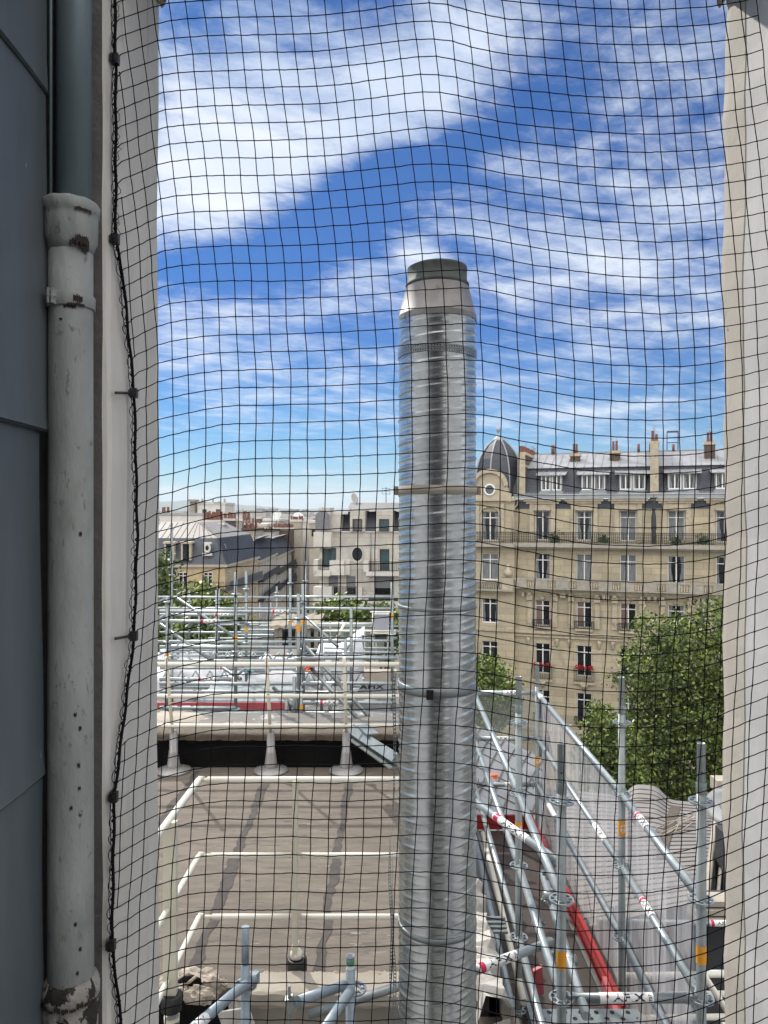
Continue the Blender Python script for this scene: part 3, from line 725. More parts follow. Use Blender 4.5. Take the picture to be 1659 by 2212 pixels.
se = thing('side_parapet', 'crumbling white plastered wall edge between the flue and the scaffold', 'wall', (.62, 5.4, 0)); m = MB()
def fn(u, v):
    y = 4.1+3.2*v; prof = [(.52, -2.86), (.54, -2.70), (.66, -2.72), (.70, -2.80), (.705, -3.1), (.71, -7)]; i = round(u*5); x, z = prof[i]
    k = .02*math.sin(y*9+i)+.015*math.sin(y*27+i*3)+.012*math.sin(y*71); return (x+k, y, EYE+z+(k if i < 4 else 0))
m.grid(fn, 5, 70, sm=False); m.quad((.52, 4.1, EYE-7), (.71, 4.1, EYE-7), (.70, 4.1, EYE-2.80), (.53, 4.1, EYE-2.86)); m.build('wall', 'plaster_white', se, True)
b = MB(); b.box(.50, .78, 4.22, 4.30, EYE-7, EYE-2.93); b.build('pier', 'wall_beige', se, True)
b = MB()
for k in range(4): b.box(.62, .84, 5.02+.035*k, 5.045+.035*k, EYE-2.86+.012*k, EYE-2.845+.012*k)
b.build('drain_grille', 'galva', se, True)

# dark upstand and the higher roof behind
up = thing('tarred_upstand', 'black tarred upstand wall with a brown stone edge behind the terrace', 'wall', (-2, 8.2, RZ)); m = MB()
m.grid(lambda u, v: (-6+6.6*u, 8.13+.012*math.sin(u*60)*math.sin(v*6), RZ-.02+(.37)*v), 80, 6); m.build('tarred_face', 'tar_cavity_black', up, True)
m = MB()
def fn(u, v):
    x = -6+6.6*u; prof = [(8.16, -2.50), (8.07, -2.49), (8.06, -2.44), (8.065, -2.42), (8.09, -2.408), (8.4, -2.405)]; i = round(v*5); y, z = prof[i]; k = .003*math.sin(x*17+i)+.002*math.sin(x*49+2*i)
    return (x, y+k, EYE+z+k)
m.grid(fn, 140, 5, sm=False); m.build('stone_edge', 'stone_brown', up, True)
m = MB()
rs = random.Random(5)
for k in range(12): m = MB(); x = -3+k*.3; lump(m, (x, 8.09, EYE-2.50+rs.uniform(-.02, .01)), rs.uniform(.015, .035), (2.4, .6, .7), n=5, seed=k); m.build('torn_felt', 'tar_cavity_black', up, True)
b = MB(); b.box(-9, .85, 8.41, 8.95, 0, EYE-2.43); b.box(-9, .85, 8.951, 15.5, 0, EYE-3.35); o = b.build('flat_roof_block', 'roof_light'); tag(o, 'flat roof crowded with scaffolding behind the black upstand', 'building')
m = MB()
lump(m, P(368, 1551, 8.75), .30, (1.5, .8, .12), seed=3, n=12, amp=.05); m.v = [(max(-2.95, x), y, z) for x, y, z in m.v]
o = m.build('stone_slab', 'coping'); tag(o, 'worn beige stone slab lying at the left end of the pale roof', 'slab')

# ---- near guardrail
g1 = thing('guardrail', 'white tubular guardrail with three rails turning the corner of the terrace', 'railing', (-.3, 4.43, RZ))
G = 4.43; xl, xr = XO(430, G), .55
for (zz_, r, x0) in [(-1.603, .0205, 0), (-2.054, .0165, .02), (-2.42, .0165, .03)]:
    z = EYE+zz_
    for (a, c) in ((xl+.05+x0, XO(629, G)), (XO(648, G), xr)) if zz_ < -1.7 else ((xl+.05, xr),):
        m = MB(); m.tube([(a, G, z), (c, G, z)], r, 14); rail = m.build('rail', 'rail_white', g1, True)
    m = MB(); m.tube([(xl+.005, G, z), (xl+.07+x0, G, z)], r*.62, 10); m.tube([(xl, G-.01, z-.004), (xl, G+.004, z+.008), (xl+.03, G, z+.008)], r*.75, 10)
    m.build('elbow', 'rail_white', g1, True)
    m = MB(); m.tube([(xl, G-.01, z), (xl-.03, 2.9, z)], r, 14); m.build('rail', 'rail_white', g1, True)
m = MB(); m.box(XO(633, G), XO(643, G), G-.035, G+.035, EYE-2.66, EYE-1.60); m.box(XO(632.5, G)-.004, XO(643.5, G)+.004, G-.039, G+.039, EYE-2.60, EYE-2.585); m.build('post', 'rail_cream', g1, True)
m = MB(); m.lathe([(.036, -2.95), (.036, -2.72)], (XO(643, G), G, EYE), 20); m.build('socket_pipe', 'black_plastic', g1, True)
m = MB(); m.lathe([(.048, -2.748), (.058, -2.742), (.059, -2.70), (.058, -2.672), (.050, -2.664), (.042, -2.670)], (XO(642, G), G, EYE), 28); m.build('collar', 'black_plastic', g1, True)
m = MB(); m.lathe([(.040, -2.66), (.036, -2.63), (.016, -2.605)], (XO(640, G), G, EYE), 20); m.build('cone', 'rail_white', g1, True)
m = MB(); Yp = 3.83; m.box(XO(354, Yp), XO(382, Yp), Yp-.02, Yp+.02, EYE-2.50, EYE-1.60); m.build('post', 'rail_cream', g1, True)
m = MB(); m.lathe([(.046, -2.575), (.054, -2.57), (.056, -2.53), (.054, -2.495), (.046, -2.49)], (XO(371, Yp), Yp, EYE), 28, M=None); m.build('collar', 'black_plastic', g1, True)
m = MB(); m.lathe([(.038, -2.66), (.040, -2.605)], (XO(371, Yp), Yp, EYE), 24); m.build('cone', 'rail_cream', g1, True)
m = MB(); m.lathe([(.037, -3.6), (.037, -2.66)], (XO(371, Yp), Yp, EYE), 24); m.build('socket_pipe', 'galva', g1, True)

# ---- far guardrail on weighted feet
g2 = thing('weighted_guardrail', 'cream guardrail on leaning posts with grey disc feet at the far edge of the terrace', 'railing', (-1.4, 8.0, RZ))
for (zz_, Y, r) in [(-1.60, 7.78, .026), (-1.955, 7.86, .024), (-2.29, 7.94, .022)]:
    m = MB(); m.tube([(-4.6, Y, EYE+zz_), (.62, Y, EYE+zz_)], r, 12); m.build('rail', 'rail_white', g2, True)
for x in (-3.4, XO(375, 8), XO(585, 8), XO(748, 8), .42):
    m = MB(); m.tube([(x, 7.985, EYE-2.40), (x, 7.90, EYE-2.15), (x-.01, 7.76, EYE-1.52)], .019, 8); m.build('post', 'rail_cream', g2, True)
    m = MB(); m.lathe([(.078, 0), (.066, .05), (.052, .17), (.049, .20), (.044, .205), (.042, .38), (.034, .41), (.02, .42)], (x, 8.0, RZ+.03), 24)
    m.lathe([(.17, 0), (.185, .008), (.18, .022), (.10, .045), (.08, .05)], (x, 8.0, RZ), 40); ft = m.build('foot', 'foot_grey', g2, True)
b = MB(); b.tube([P(761, 1573, 7.6), P(768, 1583, 7.55), P(860, 1642, 6.2)], .06, 4, sm=False); b.bar(P(783, 1566, 7.5), P(805, 1586, 7.0), .12, .01); b.bar(P(768, 1583, 7.55)+Vector((0, 0, -.06)), P(860, 1642, 6.2)+Vector((0, 0, -.06)), .16, .012)
o = b.build('strut_profile', 'galva'); tag(o, 'open-ended galvanised strut profile slanting down behind the flue', 'strut')

# ================================================================ scaffolding
def label_tube(par, a, c, r, t, L, txt='AFIX', red=True, size=None, flip=False, extra=None, ms='sticker_white'):
    """printed sleeve wrapped round a tube, text facing the camera side"""
    a, c = Vector(a), Vector(c); ax = (c-a); Lt = ax.length; ax.normalize(); mid = a+ax*Lt*t
    view = (mid-Vector((0, 0, EYE))).normalized()
    k = Vector((mid.x, 0, mid.z)); p2 = mid+ax*.1
    if (p2.x/p2.y) < (mid.x/mid.y): ax = -ax
    n = -(view-ax*view.dot(ax)); n.normalize(); bb = n.cross(ax)
    m = MB(); m.tube([mid-ax*L/2, mid+ax*L/2], r+.0012, 14, caps=False); lb = m.build('label', ms, par, True)
    def wrap(s_, sz, off, mt_, rot=False, bold=.03, up=0.0):
        vs, fs = text_polys(s_, sz, 1.45 if not rot else 1.0, sz*bold); m = MB(); rr = r+.0024
        for x, y in vs:
            if rot: x, y = -y, x
            th = (y+up)/rr; m.v.append(tuple(mid+ax*(x+off)+n*rr*math.cos(th)+bb*rr*math.sin(th)))
        m.f = fs; m.sm = [False]*len(fs); m.build('lettering', mt_, par, True)
    if txt:
        size = size or r*1.6; wrap(txt, size, L*.04, 'ink')
        if size >= .045 and txt == 'AFIX': wrap('737', size*.42, L*.04+size*2.15, 'ink', True)
    if extra: wrap('8', size*.4, -L*.36, 'sticker_red', False, .02, .006)
    if red:
        m = MB(); m.tube([mid-ax*L*.46, mid-ax*L*.33], r+.0018, 14, caps=False); m.build('band', 'sticker_red', par, True)
    return lb

def rosette_mesh():
    m = MB(); N = 32; rad = [.0245, .034, .054, .0625]; h = .0045
    def on(j, i): return j != 1 or (i % 4) in (0,)
    def q(j, i, z): a = 2*math.pi*i/N; return (rad[j]*math.cos(a), rad[j]*math.sin(a), z)
    for j in range(3):
        for i in range(N):
            if not on(j, i): continue
            m.quad(q(j, i, h), q(j+1, i, h), q(j+1, i+1, h), q(j, i+1, h)); m.quad(q(j, i, -h), q(j, i+1, -h), q(j+1, i+1, -h), q(j+1, i, -h))
            if j == 2 or not on(j+1, i): m.quad(q(j+1, i, -h), q(j+1, i+1, -h), q(j+1, i+1, h), q(j+1, i, h))
            if j == 0 or not on(j-1, i): m.quad(q(j, i, -h), q(j, i, h), q(j, i+1, h), q(j, i+1, -h))
            if j == 1: m.quad(q(1, i, -h), q(2, i, -h), q(2, i, h), q(1, i, h)); m.quad(q(1, i+1, -h), q(1, i+1, h), q(2, i+1, h), q(2, i+1, -h))
    return m.mesh('rosette', 'galva_pale')
ROS = rosette_mesh()
TR = .02415
def standard(par, x, y, ztop, zbot, joints=(), levels=(), sticker=None, spigot=.20, mt='galva'):
    m = MB(); pts = [((x, y, zbot), TR), ((x, y, ztop-spigot), TR)]
    m.tube([(x, y, zbot), (x, y, ztop-spigot)], TR, 16)
    if spigot: m.tube([(x, y, ztop-spigot-.02), (x, y, ztop-.004)], TR*.86, 16, caps=False); m.lathe([(TR*.86, -.004), (TR*.86, 0), (TR*.68, 0), (TR*.68, -.05)], (x, y, ztop), 16, capb=False, capt=True)
    m.lathe([(TR+.002, -.05), (TR+.003, 0), (TR, .004)], (x, y, ztop-spigot-.001), 16, capb=False, capt=False)
    st = m.build('standard', mt, par, True)
    if spigot:
        m = MB()
        m.lathe([(.0055, 0), (.005, .0012)], (0, 0, 0), 10, M=Matrix.Translation((x-.004, y-TR*.86+.0008, ztop-spigot+.055)) @ Matrix.Rotation(R(90), 4, 'X'))
        ph = m.build('pin_hole', 'ink', st, False); ph.location = -par.location
    for z in levels: put(ROS, 'rosette', par, (x-par.location.x, y-par.location.y, z-par.location.z), (0, 0, random.uniform(0, 6)))
    if sticker:
        zc, hgt = sticker; m = MB(); m.tube([(x, y, zc-hgt/2), (x, y, zc+hgt/2)], TR+.001, 16, caps=False); m.build('sticker', 'sticker_orange', par, True)
        if hgt > .1:
            vs, fs = text_polys('8', .085, 1.0, .004); m = MB(); rr = TR+.0022
            for tx, ty in vs: th = -math.pi/2+tx*.8/rr; m.v.append((x+rr*math.cos(th), y+rr*math.sin(th), zc+ty))
            m.f = fs; m.sm = [False]*len(fs); m.build('lettering', 'sticker_white', par, True)
    return st
def ledger(par, a, c, r=TR, heads=True, mt='galva_pale', nm='ledger'):
    a, c = Vector(a), Vector(c); d = (c-a).normalized(); m = MB()
    m.tube([a+d*.075, c-d*.075], r, 14)
    if heads:
        for p, s in ((a, 1), (c, -1)):
            m.bar(p+d*s*.028, p+d*s*.085, .034, .042)
            q = p+d*s*.046; m.box(q.x-.004, q.x+.004, q.y-.012, q.y+.012, q.z-.045, q.z+.062)
    return m.build(nm, mt, par, True)
LV = [EYE-1.46-.497*k for k in range(9)]
sc = thing('staircase_scaffold', 'galvanised scaffold tower with a brown deck to the right of the flue', 'scaffold', (1.28, 5.8, EYE-6))
AL, AR = (.896, 3.74), (1.602, 3.74); BL, BR = (.935, 5.14), (1.65, 5.14); CL, CR = (.975, 8.02), (1.66, 8.02)
zlow = EYE-6.4
standard(sc, *AL, EYE-1.166, zlow, levels=LV[:4], sticker=(ZO(2070, 3.74), .09))
standard(sc, *AR, EYE-1.166, zlow, levels=LV[:4], sticker=(ZO(2060, 3.74), .09))
standard(sc, *BL, EYE-1.14, zlow, levels=LV[:6], sticker=(ZO(1790, 5.14), .105))
standard(sc, *BR, EYE-1.145, zlow, levels=LV[:6], sticker=(ZO(1787, 5.14), .105))
standard(sc, *CR, EYE-1.635, zlow, levels=LV[1:4], sticker=(ZO(1644, 8.0), .105)); standard(sc, *CL, EYE-1.5, zlow, levels=LV[1:4])
def L3(p, q, k, dz=0.0, **kw): return ledger(sc, (p[0], p[1], LV[k]+dz), (q[0], q[1], LV[k]+dz), **kw)
for k in (1, 2, 3): L3(CR, BR, k)
for k in (1, 2, 3): L3(BR, AR, k)
for k in (1, 2, 3): L3(CL, BL, k); 
for k in (1, 2, 3): L3(BL, AL, k)
NE = (.86, 1.9), (1.55, 1.9)
for k in (1, 2): L3(CL, CR, k)
L3(CL, CR, 3); L3(AL, AR, 2, mt='galva')
def lab3(p, q, k, t, L=.17, **kw): return label_tube(sc, (p[0], p[1], LV[k]), (q[0], q[1], LV[k]), TR, t, L, **kw)
lab3(AL, AR, 2, .46, .27, size=.050, red=False, extra=True); lab3(CL, CR, 1, .58, .17, red=False); lab3(CL, CR, 2, .42, .18, red=False); lab3(CL, CR, 3, .6, .16, red=False)
lab3(CR, BR, 1, .07, .12, txt=None, red=False); lab3(BR, AR, 1, .33, .2, size=.046); lab3(CR, BR, 2, .82, .28, red=False); lab3(BR, AR, 2, .40, .2, size=.046)
lab3(CR, BR, 3, .25, .3, txt=None, red=False)
# bracing tubes that hold the flue
def btube(a, c, lab=None, mt='galva_pale', nm='brace'):
    m = MB(); m.tube([a, c], TR, 14); o = m.build(nm, mt, sc, True)
    if lab: label_tube(sc, a, c, TR, **lab)
btube(P(1012, 1722, 5.05), P(1207, 1862, 4.16), dict(t=.52, L=.36, size=.056))
btube(P(1010, 2102, 3.95), P(1192, 2034, 4.25), dict(t=.33, L=.27, size=.050))
btube(P(1172, 1885, 4.95), P(1266, 2195, 3.62)); btube(P(1025, 1808, 7.0), P(1107, 2183, 4.5), mt='blue_steel'); btube(P(1043, 1800, 7.5), P(1132, 2165, 4.9), mt='rail_white')
def coupler(c, s=1.0, seed=0):
    q = random.Random(seed); m = MB()
    for k in range(3):
        a = Vector((q.uniform(-1, 1), q.uniform(-1, 1), q.uniform(-1, 1))).normalized(); m.bar(c-a*.03*s, c+a*.03*s, .05*s, .02*s)
    for k in range(4):
        a = Vector((q.uniform(-1, 1), q.uniform(-1, 1), q.uniform(-1, 1))).normalized(); m.tube([c, c+a*.06*s], .007*s, 6); m.tube([c+a*.045*s, c+a*.06*s], .012*s, 6)
    m.tube([c-Vector((.035, 0, 0))*s, c+Vector((.035, 0, 0))*s], .033*s, 12)
    return m.build('coupler', 'galva', sc, True)
for i, (x, y, Y) in enumerate([(1200, 1862, 4.2), (1190, 1890, 4.3), (1176, 2036, 4.28), (1192, 2062, 4.2), (1184, 1935, 4.6), (1233, 2074, 4.05), (1160, 1995, 4.6)]): coupler(P(x, y, Y), .85, i)
# deck, toe boards, perforated steel step
ZD = EYE-3.42
b = MB(); b.box(1.02, 1.53, 4.9, 7.95, ZD-.03, ZD); b.build('deck', 'plywood', sc, True)
b = MB(); b.box(.985, 1.015, 4.9, 7.95, ZD-.06, ZD+.012); b.box(1.535, 1.565, 4.9, 7.95, ZD-.06, ZD+.006); b.build('deck_beam', 'galva', sc, True)
b = MB(); b.box(1.57, 1.60, 4.9, 7.97, ZD+.0, ZD+.155); b.box(1.545, 1.572, 4.9, 7.95, ZD+.10, ZD+.112); b.box(1.545, 1.572, 4.9, 7.95, ZD+.05, ZD+.058); b.build('toe_board', 'red_board', sc, True)
b = MB(); b.box(1.00, 1.60, 7.955, 7.985, ZD+.01, ZD+.16); b.build('toe_board', 'red_board', sc, True)
b = MB(); b.prism([(XO(1143, 4.9), ZO(2075, 4.9)), (XO(1163, 4.9), ZO(2065, 4.9)), (XO(1181, 4.7), ZO(2155, 4.75)), (XO(1141, 4.8), ZO(2155, 4.75))], 4.78, 4.81); b.build('toe_board', 'pink_board', sc, True, label='faded pink toe board end')
b = MB(); b.bar(P(1298, 2115, 4.85)+Vector((.02, 0, -.05)), P(1358, 2270, 4.3)+Vector((.0, 0, -.05)), .03, .15); b.build('toe_board', 'pink_board', sc, True)
m = MB(); nx, ny = 13, 14; z = ZO(2180, 4.52); x0, x1, y0, y1 = .93, 1.55, 3.72, 4.52
for i in range(nx):
    for j in range(ny):
        a, c, d, e = x0+(x1-x0)*i/nx, x0+(x1-x0)*(i+1)/nx, y0+(y1-y0)*j/ny, y0+(y1-y0)*(j+1)/ny; cx, cy = (a+c)/2, (d+e)/2
        if (i+j) % 2: m.quad((a, d, z), (c, d, z), (c, e, z), (a, e, z)); continue
        ring = [(cx+.32*(c-a)*math.cos(math.pi/8+k*math.pi/4), cy+.32*(e-d)*math.sin(math.pi/8+k*math.pi/4), z) for k in range(8)]
        ou = [(c, cy, z), (c, e, z), (cx, e, z), (a, e, z), (a, cy, z), (a, d, z), (cx, d, z), (c, d, z)]
        for k in range(8): m.quad(ring[k], ou[k], ou[(k+1) % 8], ring[(k+1) % 8])
m.box(x0, x1, y0-.004, y0, z-.06, z-.001); m.box(x0, x1, y1, y1+.004, z-.06, z-.001); m.build('perforated_deck', 'galva', sc, True)
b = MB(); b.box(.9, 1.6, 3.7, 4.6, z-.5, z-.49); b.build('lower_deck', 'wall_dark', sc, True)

# debris netting on the outside and at the back
def sheet(name, m_, pa, pb, ztop, zbot, label, amp=.03, nu=60, nv=30, sag=.03, top=None):
    m = MB(); pa, pb = Vector((pa[0], pa[1], 0)), Vector((pb[0], pb[1], 0)); d = pb-pa; nrm = Vector((d.y, -d.x, 0)).normalized(); L = d.length
    def fn(u, v):
        w = amp*(math.sin(u*L*9+v*1.5)+.6*math.sin(u*L*21+2+v*3)+.35*math.sin(u*L*47+v*5))*(.25+.75*v); zt_ = ztop-sag*abs(math.sin(u*L*2.2))
        p = pa+d*u+nrm*w; return (p.x, p.y, zt_+(zbot-ztop)*v)
    m.grid(fn, nu, nv); o = m.build(name, m_); tag(o, label, 'netting', 'scaffold debris netting'); return o
sheet('debris_net', 'net_white', (1.70, 8.02), (1.69, 3.9), LV[1]-.01, EYE-5.4, 'pale translucent debris netting hung from the right side of the scaffold tower', .018, 160, 30)
sheet('debris_net', 'net_grey', (.95, 8.09), (1.68, 8.09), LV[1]-.01, EYE-3.3, 'grey-green mesh sheet across the back end of the scaffold tower', .008, 20, 12)

# loose near scaffold tubes bottom left
ns = thing('corner_scaffold', 'pale blue scaffold standard and brace in front of the parapet at lower left', 'scaffold', P(530, 2140, 3.9))
ns.location.z = EYE-6
m = MB(); a = P(530, 2160, 3.95); m.tube([(a.x, a.y, EYE-6), (a.x, a.y, ZO(2082, 3.95))], TR, 14); m.tube([(a.x, a.y, ZO(2090, 3.95)), (a.x, a.y, ZO(2002, 3.95))], TR*.86, 14); m.build('standard', 'blue_steel', ns, True)
m = MB(); m.tube([P(548, 2116, 3.95), P(500, 2150, 3.75), P(395, 2242, 3.2)], TR*1.02, 14); m.bar(P(545, 2120, 3.95), P(556, 2108, 4.0), .03, .06); m.build('brace', 'blue_steel', ns, True)
label_tube(ns, P(500, 2150, 3.75), P(395, 2242, 3.2), TR, .70, .13, txt='V', red=False)
put(ROS, 'rosette', ns, (a.x-ns.location.x, a.y-ns.location.y, ZO(2128, 3.95)-ns.location.z))
n2 = thing('bracket_scaffold', 'blue-grey scaffold node with green-taped spigot and three braces below the parapet', 'scaffold', P(755, 2140, 3.8)); n2.location.z = EYE-6
a = P(757, 2140, 3.8); m = MB(); m.tube([(a.x, a.y, EYE-6), (a.x, a.y, ZO(2092, 3.8))], TR, 14); m.tube([(a.x, a.y, ZO(2092, 3.8)), (a.x, a.y, ZO(2068, 3.8))], TR*.86, 14, caps=False)
m.lathe([(TR*.90, 0), (TR*.90, .006), (TR*.7, .006), (TR*.7, -.04)], (a.x, a.y, ZO(2067, 3.8)), 14, capb=False); m.build('standard', 'blue_steel', n2, True)
m = MB(); m.tube([(a.x, a.y, ZO(2082, 3.8)), (a.x, a.y, ZO(2074, 3.8))], TR*.86+.001, 14, caps=False); m.build('tape', 'green_tape', n2, True)
m = MB(); m.tube([(a.x, a.y, ZO(2091, 3.8)), (a.x, a.y, ZO(2083, 3.8))], TR*.86+.001, 14, caps=False); m.build('label', 'sticker_white', n2, True)
put(ROS, 'rosette', n2, (a.x+.02-n2.location.x, a.y-n2.location.y, ZO(2136, 3.8)-n2.location.z))
for (p, q) in (((745, 2128, 3.78), (643, 2163, 3.55)), ((757, 2140, 3.7), (690, 2240, 3.2)), ((668, 2192, 4.1), (870, 2128, 4.1))):
    m = MB(); m.tube([P(*p), P(*q)], TR, 14); br_ = m.build('brace', 'blue_steel' if p[0] != 668 else 'galva', n2, True)
m = MB(); c = P(636, 2167, 3.52); m.bar(c, c+Vector((-.035, 0, -.01)), .04, .07); m.box(c.x-.03, c.x-.018, c.y-.01, c.y+.01, c.z-.10, c.z+.085); m.build('wedge_head', 'galva', n2, True); m = MB(); m.box(a.x-.045, a.x-.033, a.y-.02, a.y+.02, a.z-.02, a.z+.045); m.build('wedge_head', 'galva', n2, True)

# ---- scaffolding on the pale roof behind
ms = thing('roof_scaffold', 'dense galvanised scaffolding standing on the pale roof left of the flue', 'scaffold', (-2, 11, EYE-2.43))
ms2 = thing('outer_scaffold', 'farther rows of scaffolding beyond the pale roof, before the street trees', 'scaffold', (-2, 17, EYE-4))
b = MB(); b.box(-9, .9, 15.51, 21, 0, EYE-5.6); o = b.build('lower_flat_roof', 'roof_light'); tag(o, 'lower flat roof beyond the scaffolded roof', 'building')
SR = MB(); SR.lathe([(.02, -.006), (.062, -.006), (.062, .006), (.02, .006)], (0, 0, 0), 12); SRM = SR.mesh('rosette', 'galva_pale')
def std2(par, px, Y, ytop, ybot, rings=(), st=None, r=TR, mt='galva'):
    x = XO(px, Y); m = MB(); m.tube([(x, Y, ZO(ybot, Y)), (x, Y, ZO(ytop, Y))], r, 8); m.build('standard', mt, par, True)
    for py in rings: put(SRM, 'rosette', par, (x-par.location.x, Y-par.location.y, ZO(py, Y)-par.location.z))
    if st: m = MB(); m.tube([(x, Y, ZO(st[1], Y)), (x, Y, ZO(st[0], Y))], r+.002, 8, caps=False); m.build('sticker', 'sticker_orange', par, True)
def led2(par, xa, xb, py, Y, r=TR, py2=None, Y2=None, mt='galva_pale', lab=None, nm='ledger'):
    a, c = P(xa, py, Y), P(xb, py2 if py2 is not None else py, Y2 or Y); m = MB(); m.tube([a, c], r, 8); m.build(nm, mt, par, True)
    if lab: label_tube(par, a, c, r, lab, .2, size=.05)
for a in [(361, 10, 1289, 1590, (1300, 1386), (1411, 1421)), (509, 10, 1236, 1590, (1283, 1346, 1407, 1532), (1373, 1383)), (645, 9.4, 1283, 1600, (1335, 1420, 1490), (1349, 1364)),
          (655, 9.8, 1262, 1600, (1300,), (1336, 1348)), (636, 9.2, 1462, 1600, (), (1542, 1558)), (532, 12, 1234, 1570, (1272, 1388), (1355, 1364)), (627, 12.5, 1228, 1560, (1260, 1340), (1340, 1348)),
          (847, 11.5, 1258, 1570, (1370,), (1325, 1334)), (371, 14, 1130, 1500, (1242, 1290), None), (660, 14.5, 1212, 1500, (1255, 1326), None), (619, 9.6, 1512, 1600, (), None), (713, 9.6, 1478, 1600, (), None),
          (650, 9.0, 1490, 1600, (), (1522, 1531))]:
    std2(ms, a[0], a[1], a[2], a[3], a[4], a[5])
for a in [(409, 17, 1275, 1400, (1299,)), (467, 17, 1275, 1420, (1298, 1337)), (473, 18, 1272, 1420, (1295,)), (598, 17, 1267, 1400, (1280, 1327)), (713, 16.5, 1342, 1440, ()), (430, 18, 1330, 1420, (1345, 1355)),
          (561, 19.5, 1300, 1380, ()), (740, 19, 1340, 1400, ()), (680, 19, 1320, 1400, (1326,)), (585, 20, 1300, 1370, ())]:
    std2(ms2, a[0], a[1], a[2], a[3], a[4])
for a in [(330, 592, 1290, 13.6), (592, 846, 1289, 13.6), (340, 655, 1314, 13.6), (345, 645, 1321, 10.2), (655, 850, 1314.5, 12.5), (345, 532, 1328, 12), (345, 509, 1342, 10), (340, 655, 1386, 12.5), (345, 645, 1398, 10.2),
          (655, 848, 1384, 12.5), (345, 580, 1409, 13), (340, 650, 1427, 11.5), (650, 858, 1421, 9.2), (345, 520, 1443, 12), (520, 850, 1449, 12), (345, 500, 1467, 10), (345, 690, 1477, 9.7), (655, 856, 1476, 9.7),
          (345, 640, 1484, 12), (345, 650, 1494, 10.8), (345, 509, 1529, 9.6), (450, 856, 1556, 9.0), (650, 856, 1518, 9.1), (655, 856, 1496, 10.8), (345, 620, 1541, 9.4), (700, 856, 1400, 13), (700, 856, 1409, 12.6), (655, 860, 1541, 9.3)]:
    led2(ms, a[0], a[1], a[2], a[3], TR if a[3] < 13 else TR*.9)
for a in [(345, 700, 1366, 17), (500, 700, 1372, 18), (520, 860, 1361, 17), (560, 860, 1353, 18), (690, 850, 1346, 18), (620, 858, 1378, 16)]: led2(ms2, *a, TR)
for (x0, x1, py, Y, t) in [(345, 645, 1321, 10.2, .87), (345, 532, 1328, 12, .72), (345, 509, 1342, 10, .66), (345, 509, 1467, 10, .62), (655, 856, 1518, 9.1, .28), (345, 580, 1443, 12, .62)]:
    label_tube(ms, P(x0, py, Y), P(x1, py, Y), TR, t, .24, size=.05)
for a in [(384, 1293, 11, 509, 1378, 10.4), (661, 1333, 12.5, 730, 1397, 12), (660, 1397, 9.3, 752, 1497, 9.0), (669, 1440, 9.2, 778, 1558, 8.7), (698, 1438, 9.2, 803, 1555, 8.8), (345, 1347, 11, 460, 1429, 10.5), (345, 1300, 10.5, 371, 1288, 13),
          (345, 1336, 10.3, 366, 1325, 12), (480, 1442, 10.4, 520, 1467, 10), (509, 1460, 10.2, 535, 1440, 12), (536, 1348, 12, 515, 1344, 10.1), (590, 1485, 9.8, 650, 1540, 9.5), (575, 1440, 13, 620, 1475, 12)]:
    m = MB(); m.tube([P(*a[:3]), P(*a[3:])], TR, 8); m.build('diagonal_brace', 'galva', ms, True)
q = random.Random(21)
for k in range(9):
    Y = q.uniform(10.5, 15); x = q.uniform(350, 850); std2(ms, x, Y, q.uniform(1300, 1400), 1106+3.3/Y*F, (q.uniform(1405, 1420),), None)
for k in range(16):
    Y = q.uniform(10.5, 15.2); x = q.uniform(345, 760); led2(ms, x, x+q.choice([100, 150, 220]), q.uniform(1392, 1545), Y)
for k in range(10):
    Y = q.uniform(17, 20); x = q.uniform(345, 760); led2(ms2, x, x+q.choice([100, 150, 220]), q.uniform(1345, 1410), Y)
for y0, y1, xa, xb, Y in ((1409, 1427, 450, 645, 12), (1449, 1477, 345, 500, 12), (1409, 1427, 700, 850, 12.6), (1449, 1476, 655, 850, 12)):
    m = MB(); n = max(2, int((xb-xa)/26))
    for k in range(n): xa_, xb_ = xa+(xb-xa)*k/n, xa+(xb-xa)*(k+.5)/n; m.tube([P(xa_, y1, Y), P(xb_, y0, Y)], .014, 6); m.tube([P(xb_, y0, Y), P(xa+(xb-xa)*(k+1)/n, y1, Y)], .014, 6)
    m.build('lattice_bracing', 'galva_pale', ms, True)
b = MB(); b.box(XO(330, 10.6), XO(620, 10.6), 10.6, 10.63, ZO(1533, 10.6), ZO(1518, 10.6)); b.build('toe_board', 'pink_board', ms, True); b = MB(); b.box(XO(440, 12.2), XO(532, 12.2), 12.2, 12.23, ZO(1491, 12.2), ZO(1487, 12.2)); b.build('toe_board', 'pink_board', ms, True)
b = MB(); b.box(XO(430, 10.9), XO(640, 10.9), 10.7, 11.8, ZO(1520, 10.7), ZO(1520, 10.7)+.03); b.build('deck', 'galva_pale', ms, True)
b = MB(); b.prism([(XO(769, 10), ZO(1497, 10)), (XO(785, 10), ZO(1472, 10)), (XO(835, 10), ZO(1472, 10)), (XO(848, 10), ZO(1497, 10))], 9.98, 10.0); sg = b.build('sign_plate', 'ac_grey', ms, True)
vs, fs = text_polys('AFIX', .085, 1.7, .002); m = MB(); m.v = [(x+XO(803, 9.97), 9.972, y+ZO(1484, 9.97)) for x, y in vs]; m.f = fs; m.sm = [False]*len(fs); m.build('lettering', 'ink', ms, True)
